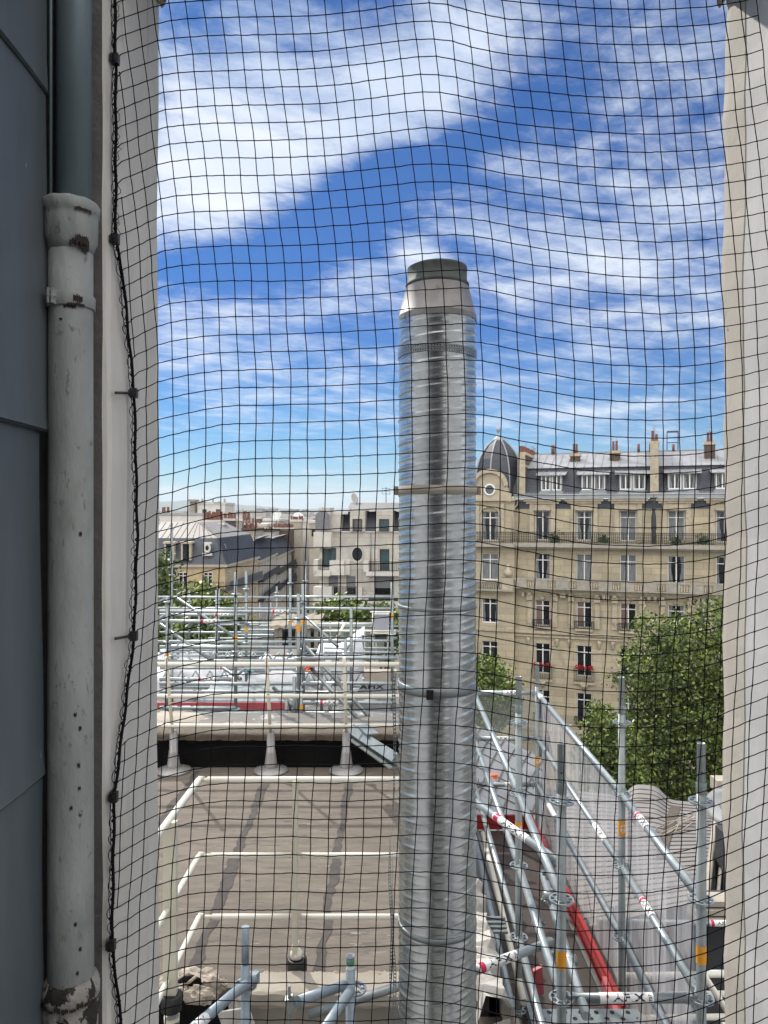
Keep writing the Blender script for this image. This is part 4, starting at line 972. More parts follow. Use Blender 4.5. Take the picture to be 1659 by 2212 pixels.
def rag(name, px, py, Y, w, h, m_, label, cat, seed=1):
    m = MB(); q = random.Random(seed); p = [q.uniform(0, 6) for _ in range(4)]
    def fn(u, v):
        x = (u-.5)*w; z = -(v)*h; e = math.sin(math.pi*u)**.4
        return P(px, py, Y)+Vector((x+.03*math.sin(v*5+p[0]), .07*math.sin(u*7+p[1])*(.3+v)+.04*math.sin(u*17+v*6+p[2]), z*(.75+.25*math.sin(u*5+p[3]))))
    m.grid(fn, 24, 14); o = m.build(name, m_); tag(o, label, cat); return o
def heap(name, px, py, Y, r, sq, m_, label, cat, seed=1):
    m = MB(); lump(m, P(px, py, Y), r, sq, n=16, seed=seed, amp=.16)
    for i, v in enumerate(m.v): m.v[i] = (v[0], v[1], v[2]+.03*math.sin(v[0]*11+seed)*math.sin(v[1]*9))
    m.sm = [True]*len(m.f); o = m.build(name, m_); tag(o, label, cat, 'white tarpaulins'); return o
heap('tarpaulin', 592, 1470, 12.2, .50, (1.2, .6, .75), 'tarp', 'crumpled white tarpaulin heap behind the middle rail of the far guardrail', 'tarpaulin', 2)
heap('tarpaulin', 395, 1475, 12.3, .46, (1.4, .6, .7), 'tarp', 'white tarpaulin heap at the left end of the pale roof', 'tarpaulin', 3)
heap('tarpaulin', 470, 1476, 13.0, .42, (1.3, .6, .6), 'tarp', 'low grey-white tarpaulin heap between two others', 'tarpaulin', 9)
heap('tarpaulin', 395, 1415, 13.6, .36, (1.3, .5, .5), 'tarp', 'small bundle of white plastic beside the leftmost standards', 'tarpaulin', 6)
b = MB(); Y = 12.9
def fn(u, v):
    t = u; x = XO(682, Y)+(XO(785, Y)-XO(682, Y))*t; ztop = ZO(1410, Y) if t < .45 else ZO(1410-(t-.45)/.5*36 if t < .95 else 1372, Y); z = ztop+(ZO(1480, Y)-ztop)*v
    return (x+.02*math.sin(v*9+t*4), Y+.06*math.sin(t*11+v*3)+.035*math.sin(t*29+v*8), z)
b.grid(fn, 40, 18); b.grid(lambda u, v: (XO(682, Y)+(XO(785, Y)-XO(682, Y))*u, Y+.9*v, fn(u, 0)[2]-.02*math.sin(v*6)), 40, 5)
b.grid(lambda u, v: (XO(785, Y)+.01, Y+.9*u, fn(1, 0)[2]+(ZO(1480, Y)-fn(1, 0)[2])*v), 6, 10)
o = b.build('tarpaulin', 'tarp'); tag(o, 'large white tarpaulin draped over a peaked load right of the scaffold', 'tarpaulin', 'white tarpaulins')
b = MB(); b.box(XO(786, 11.8), XO(858, 11.8), 11.8, 12.0, ZO(1500, 11.8), ZO(1451, 11.8)); o = b.build('low_wall', 'coping'); tag(o, 'short beige plastered wall block on the pale roof beside the flue', 'wall')
b = MB(); b.box(XO(582, 13.9), XO(648, 13.9), 13.9, 14.0, ZO(1440, 13.9), ZO(1400, 13.9)); o = b.build('board', 'concrete_pale'); tag(o, 'pale upright board standing on the roof left of the thick standards', 'board')
rag('orange_tape', 667, 1438, 9.15, .09, .075, 'orange_tape', 'bright orange tape tied round a slanting brace', 'tape', 4); rag('cloth_rag', 538, 1443, 11.8, .12, .10, 'teal_rag', 'small pale teal rag on the scaffold', 'rag', 5)
# air-conditioning box on a white frame
ac = thing('air_conditioner', 'grey air conditioning box on a white steel frame beside the flue', 'air conditioner', P(826, 1362, 15.5))
Y = 15.5; b = MB(); b.box(XO(809, Y), XO(840, Y), Y, Y+.45, ZO(1362, Y), ZO(1330, Y)); b.box(XO(808, Y), XO(841, Y), Y-.02, Y+.47, ZO(1330, Y), ZO(1327, Y)); b.build('casing', 'ac_grey', ac, True)
b = MB(); b.box(XO(810, Y), XO(835, Y), Y, Y+.4, ZO(1382, Y), ZO(1365, Y)); b.build('grille', 'wall_dark', ac, True)
m = MB()
for x in (806, 838, 846, 812): m.tube([P(x, 1320, Y+.1), P(x, 1420, Y+.1)], .022, 6)
for y in (1322, 1363, 1368): m.tube([P(690 if y == 1363 else 800, y, Y-.05), P(855, y, Y-.05)], .02, 6)
m.tube([P(745, 1346, Y), P(715, 1400, Y)], .03, 6); m.tube([P(690, 1348, Y+.3), P(806, 1348, Y+.3)], .02, 6); m.build('frame', 'rail_white', ac, True)
st = thing('stone_table', 'weathered stone chimney slab on squat pillars among the scaffolding', 'chimney', P(630, 1382, 16)); Y = 16; m = MB()
def fn(u, v):
    prof = [(-.02, -1357), (0, -1357), (0, -1351), (.05, -1350), (1.1, -1340), (1.1, -1341)]; i = round(v*5); d, yy = prof[i]
    x = XO(578, Y)+(XO(688, Y)-XO(578, Y))*u; return (x*(1-.03*d)+.01*math.sin(u*40+i), Y+d, ZO(-yy, Y+0)+.015*math.sin(u*31+i)-(.0 if i < 4 else .02))
m.grid(fn, 40, 5, sm=False); m.build('slab', 'concrete_old', st, True)
for x in (594, 603, 665, 681, 640): b = MB(); b.box(XO(x-4, Y), XO(x+4, Y), Y+.15, Y+.3, ZO(1405, Y), ZO(1357, Y)); b.build('pillar', 'concrete_old', st, True)
b = MB(); b.box(XO(585, Y), XO(690, Y), Y+.4, Y+1.2, ZO(1420, Y), ZO(1372, Y)); b.build('shaft', 'wall_dark', st, True)
sheet('debris_net', 'net_grey', (XO(520, 18.5), 18.5), (XO(830, 18.5), 18.5), ZO(1350, 18.5), ZO(1420, 18.5), 'grey-green netting on the far side of the roof scaffolding', .03, 40, 8)
sheet('debris_net', 'net_white', (XO(345, 14.3), 14.3), (XO(470, 14.3), 14.3), ZO(1395, 14.3), ZO(1500, 14.3), 'pale netting at the left end of the roof scaffolding', .03, 40, 8)

# ================================================================ lower roofs on the right
lr = thing('zinc_roof', 'warm grey standing-seam zinc roof with a rounded hump right of the scaffold', 'roof', (3.2, 9, 0))
A_, B_, C_, D_ = P(1155, 1700, 12.5), P(1552, 1738, 11.2), P(1527, 1945, 7.6), P(1140, 2030, 8.6)
def pat(u, v):
    t = A_+(B_-A_)*u; q = D_+(C_-D_)*u; p = t+(q-t)*v; hump = .20*math.exp(-((u-.63)/.10)**4)*max(0, 1-v*1.9)**1.5
    return p+Vector((0, 0, hump))
m = MB(); m.grid(pat, 90, 50); m.grid(lambda u, v: pat(u, 1)+Vector((0, 0, -1.8*v)), 20, 2); m.build('roof_sheet', 'zinc_warm', lr, True)
m = MB()
for k in range(1, 26):
    v = k/26.; m.tube([pat(u/40, v+.03*(u/40-.5)) + Vector((0, 0, .004)) for u in range(41) if 0 <= v+.03*(u/40-.5) <= 1], .0075, 4)
m.build('standing_seam', 'seam_brown', lr, True)  # dark brown on the ribs carries their shadow lines
m = MB(); m.tube([pat(.985, t/30)+Vector((.02, 0, .0)) for t in range(31)], .035, 6); m.tube([pat(1, t/30)+Vector((.10, 0, -.10)) for t in range(31)], .02, 6); m.build('verge_trim', 'coping', lr, True)
m = MB(); m.grid(lambda u, v: pat(1, v)+Vector((.02+.02*u, 0, -1.6*u-.02)), 4, 20); m.build('gable_wall', 'wall_dark', lr, True)
m = MB(); m.grid(lambda u, v: pat(.80+.05*(u-.5)+.05*(1-v)-.06, .08+.55*v)+Vector((0, 0, .015)), 4, 14); m.build('patched_valley', 'seam_brown', lr, True)
m = MB(); q = random.Random(8)
for k in range(9):
    p0, p1 = pat(.70+q.random()*.1, .35+q.random()*.1), pat(.93+q.random()*.06, .06+q.random()*.2)
    m.tube([p0+(p1-p0)*t+Vector((q.uniform(-.03, .03), 0, .03+.05*math.sin(math.pi*t)+q.uniform(-.03, .03))) for t in (0, .2, .4, .6, .8, 1)], .006, 5)
m.build('cable', 'coping', lr, True)
m = MB(); m.tube([pat(1, .30)+Vector((.05, -.05, -.1)), pat(1, .4)+Vector((.25, -.1, -.3)), pat(1, .55)+Vector((.2, -.1, -.45)), pat(1, .7)+Vector((.3, -.1, -.6))], .012, 6); m.build('cable', 'dish_white', lr, True)
lr2 = thing('grey_zinc_roof', 'grey zinc roof slope seen through the netting behind the scaffold tower', 'roof', (1.9, 11, 0))
m = MB(); q4 = [P(1015, 1560, 14.5), P(1175, 1640, 13), P(1180, 1860, 9.0), P(1010, 1800, 8.6)]
def pt2(u, v): t = q4[0]+(q4[1]-q4[0])*u; w = q4[3]+(q4[2]-q4[3])*u; return t+(w-t)*v
m.grid(pt2, 20, 20); m.grid(lambda u, v: pt2(u, 1)+Vector((0, .3*v, -1.5*v)), 8, 3); m.build('roof_sheet', 'zinc_roof', lr2, True)
m = MB()
for k in range(1, 10): m.tube([pt2(max(0, min(1, k/6-.5*v/10)), v/10)+Vector((0, 0, .012)) for v in range(11)], .014, 4)
for k in range(1, 6): m.tube([pt2(u/10, k/6)+Vector((0, 0, .01)) for u in range(11)], .009, 4)
m.build('standing_seam', 'seam_brown', lr2, True)
rag('orange_rag', 1068, 1672, 9.5, .10, .06, 'orange_tape', 'small orange rag on the grey zinc roof right of the flue', 'rag', 9)
b = MB(); b.box(.9, 9, 2.2, 8.7, 0, EYE-6.4); o = b.build('courtyard_block', 'roof_light'); tag(o, 'low flat roof at the foot of the scaffold tower', 'building')
b = MB(); b.box(.9, 9, 8.8, 12.0, 0.02, EYE-5.6); o = b.build('rear_wing', 'wall_beige'); tag(o, 'low wing of the courtyard carrying the warm grey zinc roof', 'building')
dw = thing('courtyard_wall', 'dark grey panelled wall below the satellite dish at the right edge', 'wall', (4.0, 7.4, EYE-6.4))
b = MB(); b.box(XO(1515, 7.5), XO(1515, 7.5)+2.5, 7.5, 7.7, EYE-6.39, ZO(1945, 7.5)); b.box(3.98, 6.5, 8.7, 8.9, EYE-6.39, ZO(1790, 8.8)); b.build('panel', 'wall_dark', dw, True)
b = MB(); 
for k in range(3): b.box(XO(1500, 7.3), XO(1500, 7.3)+2.6, 7.30-.03*k, 7.49, ZO(1948+16*k, 7.3)-.05, ZO(1948+16*k, 7.3))
b.build('ledge', 'coping', dw, True)
# tubes under the netting
b = MB()
us = thing('lower_scaffold', 'white and galvanised horizontal tubes behind the debris netting at lower right', 'scaffold', (2.4, 6.3, EYE-6.4))
a, c = P(1290, 1990, 6.4), P(1640, 1996, 6.4); m = MB(); m.tube([a, c], TR, 12); m.build('ledger', 'galva', us, True); label_tube(us, a, c, TR, .77, .22, size=.036)
for (xa, ya, xb, yb, Y, mt_) in [(1330, 2108, 1600, 2104, 5.9, 'rail_white'), (1330, 2152, 1600, 2146, 6.0, 'rail_white'), (1520, 2106, 1640, 2290, 5.6, 'rail_white'), (1530, 2102, 1640, 2100, 6.0, 'galva_pale'), (1100, 2160, 1140, 2158, 5.5, 'rail_white'), (1560, 2216, 1660, 2222, 5.4, 'rail_white'), (1330, 2200, 1600, 2196, 6.0, 'rail_white')]:
    m = MB(); m.tube([P(xa, ya, Y), P(xb, yb, Y)], TR, 10); m.build('tube', mt_, us, True)
for x in (1330, 1600): m = MB(); m.tube([(XO(x, 6.1), 6.1, EYE-6.4), (XO(x, 6.1), 6.1, ZO(1960, 6.1))], TR, 10); m.build('standard', 'galva', us, True)
# satellite dish
def dish(px, py, Y, r, yaw, tilt, m_, label, parent_pole=1.0, grp='satellite dishes'):
    c = P(px, py, Y); t = thing('satellite_dish', label, 'satellite dish', (c.x, c.y, c.z-parent_pole), 0, grp)
    M = Matrix.Translation(c) @ Matrix.Rotation(yaw, 4, 'Z') @ Matrix.Rotation(tilt, 4, 'X')
    m = MB(); prof = [(.01*r, -.26*r), (.4*r, -.22*r), (.75*r, -.12*r), (r, 0), (r*1.0, .02*r), (.75*r, -.10*r), (.4*r, -.20*r), (.01*r, -.24*r)]
    m.lathe(prof, (0, 0, 0), 28, M=M, capb=True, capt=True); m.build('dish', m_, t, True)
    m = MB(); m.tube([(c.x, c.y+.28*r, c.z-parent_pole), (c.x, c.y+.28*r, c.z)], .05*r+.01, 6); f = M @ Vector((0, -r*.1, .75*r)); m.tube([M @ Vector((0, -r*.9, 0)), f], .03*r, 5); m.tube([f, M @ Vector((0, 0, .6*r))], .07*r, 6); m.build('arm', 'galva', t, True); return t
dish(1562, 1742, 9.0, .205, R(-25), R(75), 'dish_white', 'white satellite dish half hidden by the right pier, above the zinc roof', .5)
b = MB(); b.box(XO(1549, 9.3), XO(1600, 9.3), 9.3, 9.5, ZO(1712, 9.3), ZO(1687, 9.3)); o = b.build('junction_box', 'coping'); tag(o, 'small white box behind the satellite dish at the right edge', 'box')

# ================================================================ buildings
class Frame:
    """facade frame: local x along the front, y into the building, z up"""
    def __init__(s, X, Y, X2, Y2):
        s.o = (X, Y); s.a = math.atan2(Y2-Y, X2-X); s.c, s.s = math.cos(s.a), math.sin(s.a)
    def U(s, px, y=0.0):
        k = (px-CX)/F; X, Y = s.o[0]-s.s*y, s.o[1]+s.c*y
        return (k*Y-X)/(s.c-k*s.s)
    def Z(s, px, py, y=0.0):
        u = s.U(px, y); Y = s.o[1]+s.s*u+s.c*y; return ZO(py, Y)
def win_meshes(w, h, mt='win_white', gl='glass_dark', cur=0, arch=False, tr=.76, cm='curtain', fw=.055, mull=True):
    f = MB(); y0, y1 = -.03, .04
    f.box(-w/2, -w/2+fw, y0, y1, 0, h); f.box(w/2-fw, w/2, y0, y1, 0, h); f.box(-w/2+fw, w/2-fw, y0, y1, h-fw, h); f.box(-w/2+fw, w/2-fw, y0, y1, 0, fw*1.4)
    if mull: f.box(-fw*.75, fw*.75, y0-.01, y1-.01, fw*1.4, h-fw)
    if tr: 
        for sx in (-1, 1): f.box(min(sx*fw*.75, sx*(w/2-fw)), max(sx*fw*.75, sx*(w/2-fw)), y0, y1, h*tr, h*tr+fw*1.1)
    g = MB(); g.quad((-w/2+.01, .05, .01), (w/2-.01, .05, .01), (w/2-.01, .05, h-.01), (-w/2+.01, .05, h-.01))
    c = None
    if cur:
        c = MB(); lw = w*(.16 if cur == 1 else .24 if cur == 2 else .40)
        for sx in (-1,):
            def fn(u, v, sx=sx): x = sx*(w/2-fw-(lw*(1-.35*math.sin(math.pi*min(1, v*1.4))*(cur < 3)))*u); return (x, .042+.004*math.sin(u*22), fw+(h*.96-fw)*(1-v))
            c.grid(fn, 14, 8)
    cmm = c.mesh('curtain', cm) if c else None
    if cmm and cur != 4: cmm['pair'] = 1
    return f.mesh('window', mt), g.mesh('pane', gl), cmm
def place_win(parent, ms_, x, y, z, label=None, rz=0.0):
    w = put(ms_[0], 'window', parent, (x, y, z), (0, 0, rz), label); put(ms_[1], 'pane', w)
    if ms_[2]:
        put(ms_[2], 'curtain', w)
        if ms_[2].get('pair'): put(ms_[2], 'curtain', w, scale=(-1, 1, 1))
    return w
def iron_rail(m, x0, x1, y, z, h, step=.13, orn=True):
    m.box(x0, x1, y-.02, y+.02, z+h-.04, z+h); m.box(x0, x1, y-.015, y+.015, z+.08, z+.11); m.box(x0, x1, y-.015, y+.015, z+h*.78, z+h*.78+.02)
    n = max(1, int((x1-x0)/step))
    for i in range(n+1):
        x = x0+(x1-x0)*i/n; m.box(x-.016, x+.016, y-.01, y+.01, z, z+h-.04)
        if orn and i < n:
            c = x+(x1-x0)/n/2
            for zz_, rr in ((z+h*.30, .052), (z+h*.56, .048), (z+h*.88, .035)):
                for k in range(6):
                    a0, a1 = k*math.pi/3, (k+1)*math.pi/3; m.bar((c+rr*math.cos(a0), y, zz_+rr*math.sin(a0)), (c+rr*math.cos(a1), y, zz_+rr*math.sin(a1)), .012, .012, up=(0, 1, 0))
PM = MB(); PM.lathe([(1.1, 0), (1, .09), (.82, .85), (.95, 1), (.7, 1)], (0, 0, 0), 9); POT = PM.mesh('chimney_pot', 'terracotta')
def pots(par, x, y, z, n, dx=.30, h=.55, dy=0.0, r=.10):
    for i in range(n): put(POT, 'chimney_pot', par, (x+i*dx, y+i*dy, z), scale=(r, r, h*random.uniform(.88, 1.12)))
def pots_old(m, x, y, z, n, dx=.30, h=.55, dy=0.0, r=.10):
    for i in range(n):
        q = random.uniform(-.06, .06); m.lathe([(r*1.1, 0), (r, .05), (r*.82, h*.85+q), (r*.95, h+q), (r*.7, h+q)], (x+i*dx, y+i*dy, z), 8)

# ---------------- the stone apartment block on the right
fr = Frame(9.47, 56, 23.6, 51)
hb = thing('stone_apartment_house', 'large cream stone apartment house with zinc mansard, dormers and a domed corner pavilion', 'building', (9.47, 56, 0), fr.a)
def UZ(px, py): return fr.U(px), fr.Z(px, py)
z_ = lambda py: fr.Z(1264, py)
uL, uR = fr.U(1112), 24.0
zc = z_(1078); cols = [1172, 1262, 1357, 1461, 1566]; ucols = [fr.U(c) for c in cols]; ucols += [ucols[-1]+2.9, ucols[-1]+5.8]
fl_ = [(1103, 1168, 1.10), (1197, 1263, 1.12), (1300, 1357, 1.08), (1395, 1462, 1.08), (1498, 1566, 1.08), (1600, 1655, 1.2)]
holes = []
for (pt, pb, w) in fl_:
    for u in ucols: holes.append((u-w/2, u+w/2, z_(pb), z_(pt)))
b = MB(); b.holes(uL, uR, 0.02, zc, holes, .30); b.quad((uR, 0, 0), (uR, 13, 0), (uR, 13, zc), (uR, 0, zc)); b.quad((uL-4, 13, 0), (uR, 13, 0), (uR, 13, zc), (uL-4, 13, zc))
b.build('wall', 'stone_h', hb)
hw = {}
for fi, (pt, pb, w) in enumerate(fl_):
    h = z_(pt)-z_(pb)
    hw[fi] = [win_meshes(w, h, cur=c, cm=cm) for c, cm in ((1, 'curtain'), (2, 'curtain'), (3, 'curtain'), (0, 'curtain'), (4, 'curtain_rose'))]
pickw = [[0, 1, 2, 2, 1, 0, 1], [1, 2, 2, 1, 0, 1, 2], [4, 4, 4, 1, 1, 0, 0], [3, 3, 3, 3, 1, 0, 1], [3, 3, 3, 3, 3, 3, 3], [3]*7]
for fi, (pt, pb, w) in enumerate(fl_):
    for ci, u in enumerate(ucols): place_win(hb, hw[fi][pickw[fi][ci]], u, .20, z_(pb))
# surrounds, pilasters, cornices
m = MB()
for ci, u in enumerate(ucols):
    zb_, zt_ = z_(1171), z_(1097)
    for s in (-1, 1): m.box(u+s*.78-.16, u+s*.78+.16, -.14, -.002, zb_, z_(1084))
    m.box(u-1.35, u+1.35, -.34, -.003, z_(1083), z_(1077)); m.box(u-1.2, u+1.2, -.22, -.002, z_(1088), z_(1083)-.003); m.box(u-.62, u+.62, -.40, -.003, z_(1103)+.02, z_(1099)); m.box(u-.7, u+.7, -.10, -.003, z_(1099)+.003, z_(1089))
    # third floor: consoles and pilasters
    for s in (-1, 1):
        m.box(u+s*.92-.17, u+s*.92+.17, -.16, -.003, z_(1357), z_(1302)); m.box(u+s*.92-.21, u+s*.92+.21, -.30, -.004, z_(1300), z_(1288))
        m.box(u+s*.92-.13, u+s*.92+.13, -.46, -.004, z_(1288), z_(1282)); m.box(u+s*1.4-.10, u+s*1.4+.10, -.40, -.004, z_(1292), z_(1282))
    m.lathe([(.02, 0), (.16, .06), (.20, .2), (.12, .34), (.02, .4)], (u, -.10, z_(1300)), 8)
    for s in (-1, 1): m.lathe([(.02, -.55), (.08, -.35), (.14, -.1), (.17, .05), (.05, .12)], (u+s*1.05, -.10, z_(1386)), 8)
    m.box(u-.74, u+.74, -.20, -.003, z_(1476)-.06, z_(1474)+.02); m.box(u-.62, u+.62, -.34, -.003, z_(1362), z_(1358)-.003)
    m.lathe([(.03, -.5), (.2, -.2), (.3, 0)], (u, -.12, z_(1478)), 8)
    for k in range(3): m.box(u-1.42+.0*k, u-1.36, -.03, -.002, 0, 0.01)
m.box(uL, uR, -.30, -.005, z_(1279), z_(1273)); m.box(uL, uR, -.20, -.003, z_(1285), z_(1279)-.003); m.box(uL, uR, -.24, -.003, z_(1373), z_(1367)); m.box(uL, uR, -.14, -.002, z_(1381), z_(1377)); m.box(uL, uR, -.12, -.002, z_(1586), z_(1580))
m.build('stone_trim', 'stone_trim', hb)
m = MB(); m.box(uL-.1, uR, -1.0, -.006, z_(1182), z_(1173)); m.box(uL, uR, -.7, -.006, z_(1186), z_(1182)-.003); m.build('balcony_slab', 'stone_grey', hb)
m = MB(); m.box(uL, uR, -.95, -.007, z_(1273)+.003, z_(1270)+.0); m.box(uL, uR, -.95, -.72, z_(1254), z_(1250))
for i in range(18):
    u = uL+.3+i*(ucols[1]-ucols[0])*.5-.15; m.box(u, u+.9, -.93, -.74, z_(1270)+.003, z_(1254)-.003)
m.build('balustrade', 'stone_grey', hb)
m = MB()
for i in range(18):
    u0 = uL+.3+i*(ucols[1]-ucols[0])*.5+.75
    for k in range(4): m.lathe([(.07, 0), (.07, .05), (.045, .1), (.085, .25), (.045, .45), (.07, .5)], (u0+.09+k*.17, -.84, z_(1270)+.02), 6)
m.build('baluster', 'stone_trim', hb)['kind'] = 'stuff'
m = MB(); iron_rail(m, uL, uR, -.93, z_(1173), z_(1149)-z_(1173)); m.build('balcony_railing', 'iron_rail', hb)
bal = MB(); iron_rail(bal, -.68, .68, 0, 0, .62); BM_ = bal.mesh('balconet', 'iron_rail'); bal = MB(); iron_rail(bal, -.70, .70, 0, 0, 1.0, orn=False); BM2 = bal.mesh('balconet', 'iron_rail')
fb = MB()
for k in range(150):
    a, c = random.uniform(-.6, .6), random.uniform(-.12, .12); q = Vector((a, c, random.uniform(0, .26))); d = Vector((random.uniform(-1, 1), random.uniform(-1, 1), random.uniform(-1, 1)))*.05; e = Vector((random.uniform(-1, 1), random.uniform(-1, 1), random.uniform(-1, 1)))*.05
    fb.quad(q-d-e, q+d-e, q+d+e, q-d+e)
FBM = fb.mesh('flower_box', 'flowers')
for ci, u in enumerate(ucols):
    put(BM_, 'balconet', hb, (u, -.30, z_(1359))); put(BM2, 'balconet', hb, (u, -.17, z_(1473))); put(BM_, 'balconet', hb, (u, -.10, z_(1566)))
for ci in (0, 1):
    o = put(FBM, 'geranium_box', None, (0, 0, 0)); o.matrix_world = pmat(hb) @ Matrix.Translation((ucols[ci], -.30, z_(1444)))
    tag(o, 'red geraniums on the window balcony, '+('left one, just above a scaffold standard' if ci == 0 else 'right one, fuller, over a dark green balcony'), 'flowers', 'red geraniums')
# roof: slate mansard, zinc top, dormers
zg, zd, zr = z_(1068), z_(1008), fr.Z(1264, 978, 4.5)
m = MB(); m.quad((uL-.2, .15, zg), (uR, .15, zg), (uR, 1.15, zd), (uL-.2, 1.15, zd))
m.box(uL, uR, -.02, .14, z_(1099), z_(1082)-.003); m.build('mansard', 'slate', hb)
m = MB(); m.quad((uL-.2, 1.0, zd), (uR, 1.0, zd), (uR, 5.0, zr), (uL-.2, 5.0, zr)); m.quad((uL-.2, 5.0, zr), (uR, 5.0, zr), (uR, 13, zd-1), (uL-.2, 13, zd-1))
k = uL
while k < uR: m.bar((k, 1.0, zd+.02), (k, 5.0, zr+.02), .05, .05); k += .62
m.box(uL, uR, -.52, .16, z_(1076), z_(1070)); m.tube([(uL, -.5, z_(1069)), (uR, -.5, z_(1069))], .07, 8)
m.box(uL, uR, 4.9, 5.1, zr-.02, zr+.06); m.build('zinc_top', 'zinc_roof', hb)
m = MB(); k = uL
while k < uR: m.bar((k, -.5, z_(1070)), (k+.1, -.5, z_(1064)), .02, .02); k += .35
m.bar((uL, -.5, z_(1065)), (uR, -.5, z_(1065)), .03, .03); m.build('snow_guard', 'galva', hb)
dcols = [(1190, 1.6), (1281, 1.75), (1366, 1.85), (1474, 1.95), (1578, 1.95)]; DW = {}
for i, (px, w) in enumerate(dcols):
    u = fr.U(px); z0, z1 = z_(1062), z_(1024); m = MB()
    m.quad((u-w/2, .34, z0), (u-w/2, .34, z1), (u-w/2, 2.5, z1+.5), (u-w/2, 1.0, z0)); m.quad((u+w/2, .34, z0), (u+w/2, 1.0, z0), (u+w/2, 2.5, z1+.5), (u+w/2, .34, z1)); m.quad((u-w/2, .36, z0), (u+w/2, .36, z0), (u+w/2, .36, z1), (u-w/2, .36, z1))
    m.box(u-.05, u+.05, .24, .33, z0, z1); m.box(u-w/2, u+w/2, .24, .335, z0, z0+.12)
    dm = m.build('dormer', 'zinc_roof', hb); m = MB()
    def fn(a, c, u=u, w=w, z1=z1): return (u-w/2-.28-.15*c*0+(w+.56)*a, -.05+2.3*c, z1-.02+.62*c)
    m.grid(fn, 2, 2, sm=False); m.grid(lambda a, c: Vector(fn(a, c))-Vector((0, 0, .05)), 2, 2, sm=False); m.quad(fn(0, 0), fn(1, 0), Vector(fn(1, 0))-Vector((0, 0, .05)), Vector(fn(0, 0))-Vector((0, 0, .05)))
    for k in range(6): m.bar(Vector(fn(k/5, 0))+Vector((0, 0, .02)), Vector(fn(k/5, 1))+Vector((0, 0, .02)), .04, .04)
    m.build('dormer_roof', 'zinc_roof', dm)
    m = MB(); m.grid(lambda a, c: (u-w/2-.1+(w+.2)*a, -.3+.62*c, z_(1069)+(z0-z_(1069)+.05)*c), 1, 1, sm=False); m.build('apron', 'galva_pale', dm)
    for s in (-1, 1):
        ww = w/2-.14; key = round(ww, 2)
        if key not in DW: DW[key] = win_meshes(ww, z1-z0-.16, cur=2 if i % 2 else 1, tr=0)
        o = put(DW[key][0], 'window', dm, (u+s*w/4, .25, z0+.12)); 
        for q_, nm in ((DW[key][1], 'pane'), (DW[key][2], 'curtain')):
            e = put(q_, nm, dm, (u+s*w/4, .25, z0+.12))
        put(DW[key][2], 'curtain', dm, (u+s*w/4, .25, z0+.12), scale=(-1, 1, 1))
def chimney(u0, u1, y0, y1, zb_, zt_, npots, mt='brick', front=True, along='x', ph=.55):
    m = MB(); m.box(u0, u1, y0, y1, zb_, zt_-.22); c = m.build('chimney', mt, hb)
    m = MB(); m.box(u0-.08, u1+.08, y0-.08, y1+.08, zt_-.21, zt_); 
    if front: m.box(u0-.02, u1+.02, y0-.10, y0-.003, zb_, zt_-.22); m.box(u0-.04, u1+.04, y0, y1, zt_-1.1, zt_-.95)
    m.build('cap', 'stone_trim', c)
    if along == 'y': pots(c, (u0+u1)/2-.12, y0+.3, zt_, npots, .02, ph, dy=(y1-y0-.6)/max(1, npots-1)); pots(c, (u0+u1)/2+.14, y0+.45, zt_, npots, .02, ph*.8, dy=(y1-y0-.6)/max(1, npots-1))
    else: pots(c, u0+.25, (y0+y1)/2, zt_, npots, (u1-u0-.5)/max(1, npots-1) if npots > 1 else .3, ph)
    for k in range(npots):
        m = MB(); x = u0+.2+(u1-u0-.4)*random.random(); y = y0+.2+(y1-y0-.4)*random.random(); m.tube([(x, y, zt_+ph*.8), (x, y, zt_+ph*1.5)], .012, 4); m.box(x-.12, x+.12, y-.02, y+.02, zt_+ph*1.5, zt_+ph*1.5+.02)
        m.build('cowl', 'galva', c)
a, c_ = fr.U(1119), fr.U(1134); chimney(a, c_, .05, 9.5, z_(1070), z_(973), 11, along='y')
a, c_ = fr.U(1405), fr.U(1422); chimney(a, c_, .0, 9.5, z_(1074), z_(957), 11, along='y', ph=.7)
for p0, p1, pt in ((1232, 1252, 979), (1317, 1339, 975), (1522, 1545, 962)):
    a, c_ = fr.U(p0, 2.6), fr.U(p1, 2.6); chimney(a, c_, 2.6, 3.3, z_(1010), fr.Z(1264, pt, 2.6), 2, front=False, ph=.7)
for px_, r_, h_ in ((1178, .15, .7), (1378, .1, .6), (1460, .1, .5)): m = MB(); m.tube([(fr.U(px_), 4.9, zr), (fr.U(px_), 4.9, zr+h_)], r_, 8); m.build('vent_pipe', 'terracotta', hb)
b = MB(); u = fr.U(1445); zz0 = fr.Z(1445, 957, 5.6)
for (x0, x1) in ((0, .04), (.8, .84)): b.box(u+x0, u+x1, 5.5, 5.54, zr, zz0+.9); b.box(u+x0, u+x1, 6.2, 6.24, zr, zz0+.9)
b.box(u, u+.84, 5.5, 5.54, zz0+.86, zz0+.92); b.box(u, u+.84, 6.2, 6.24, zz0+.86, zz0+.92); b.box(u, u+.84, 5.5, 5.54, zz0, zz0+.05); b.build('service_frame', 'iron_rail', hb)
# drainpipe between pavilion and wing
m = MB(); ud = fr.U(1115); m.tube([(ud+.15, -.25, z_(1078)), (ud+.1, -.2, z_(1090)), (ud-.15, -.8, z_(1103)), (ud-.15, -.8, z_(1172))], .06, 8); m.tube([(ud-.15, -.15, z_(1186)), (ud-.15, -.15, 0)], .06, 8); m.build('drainpipe', 'stone_grey', hb)
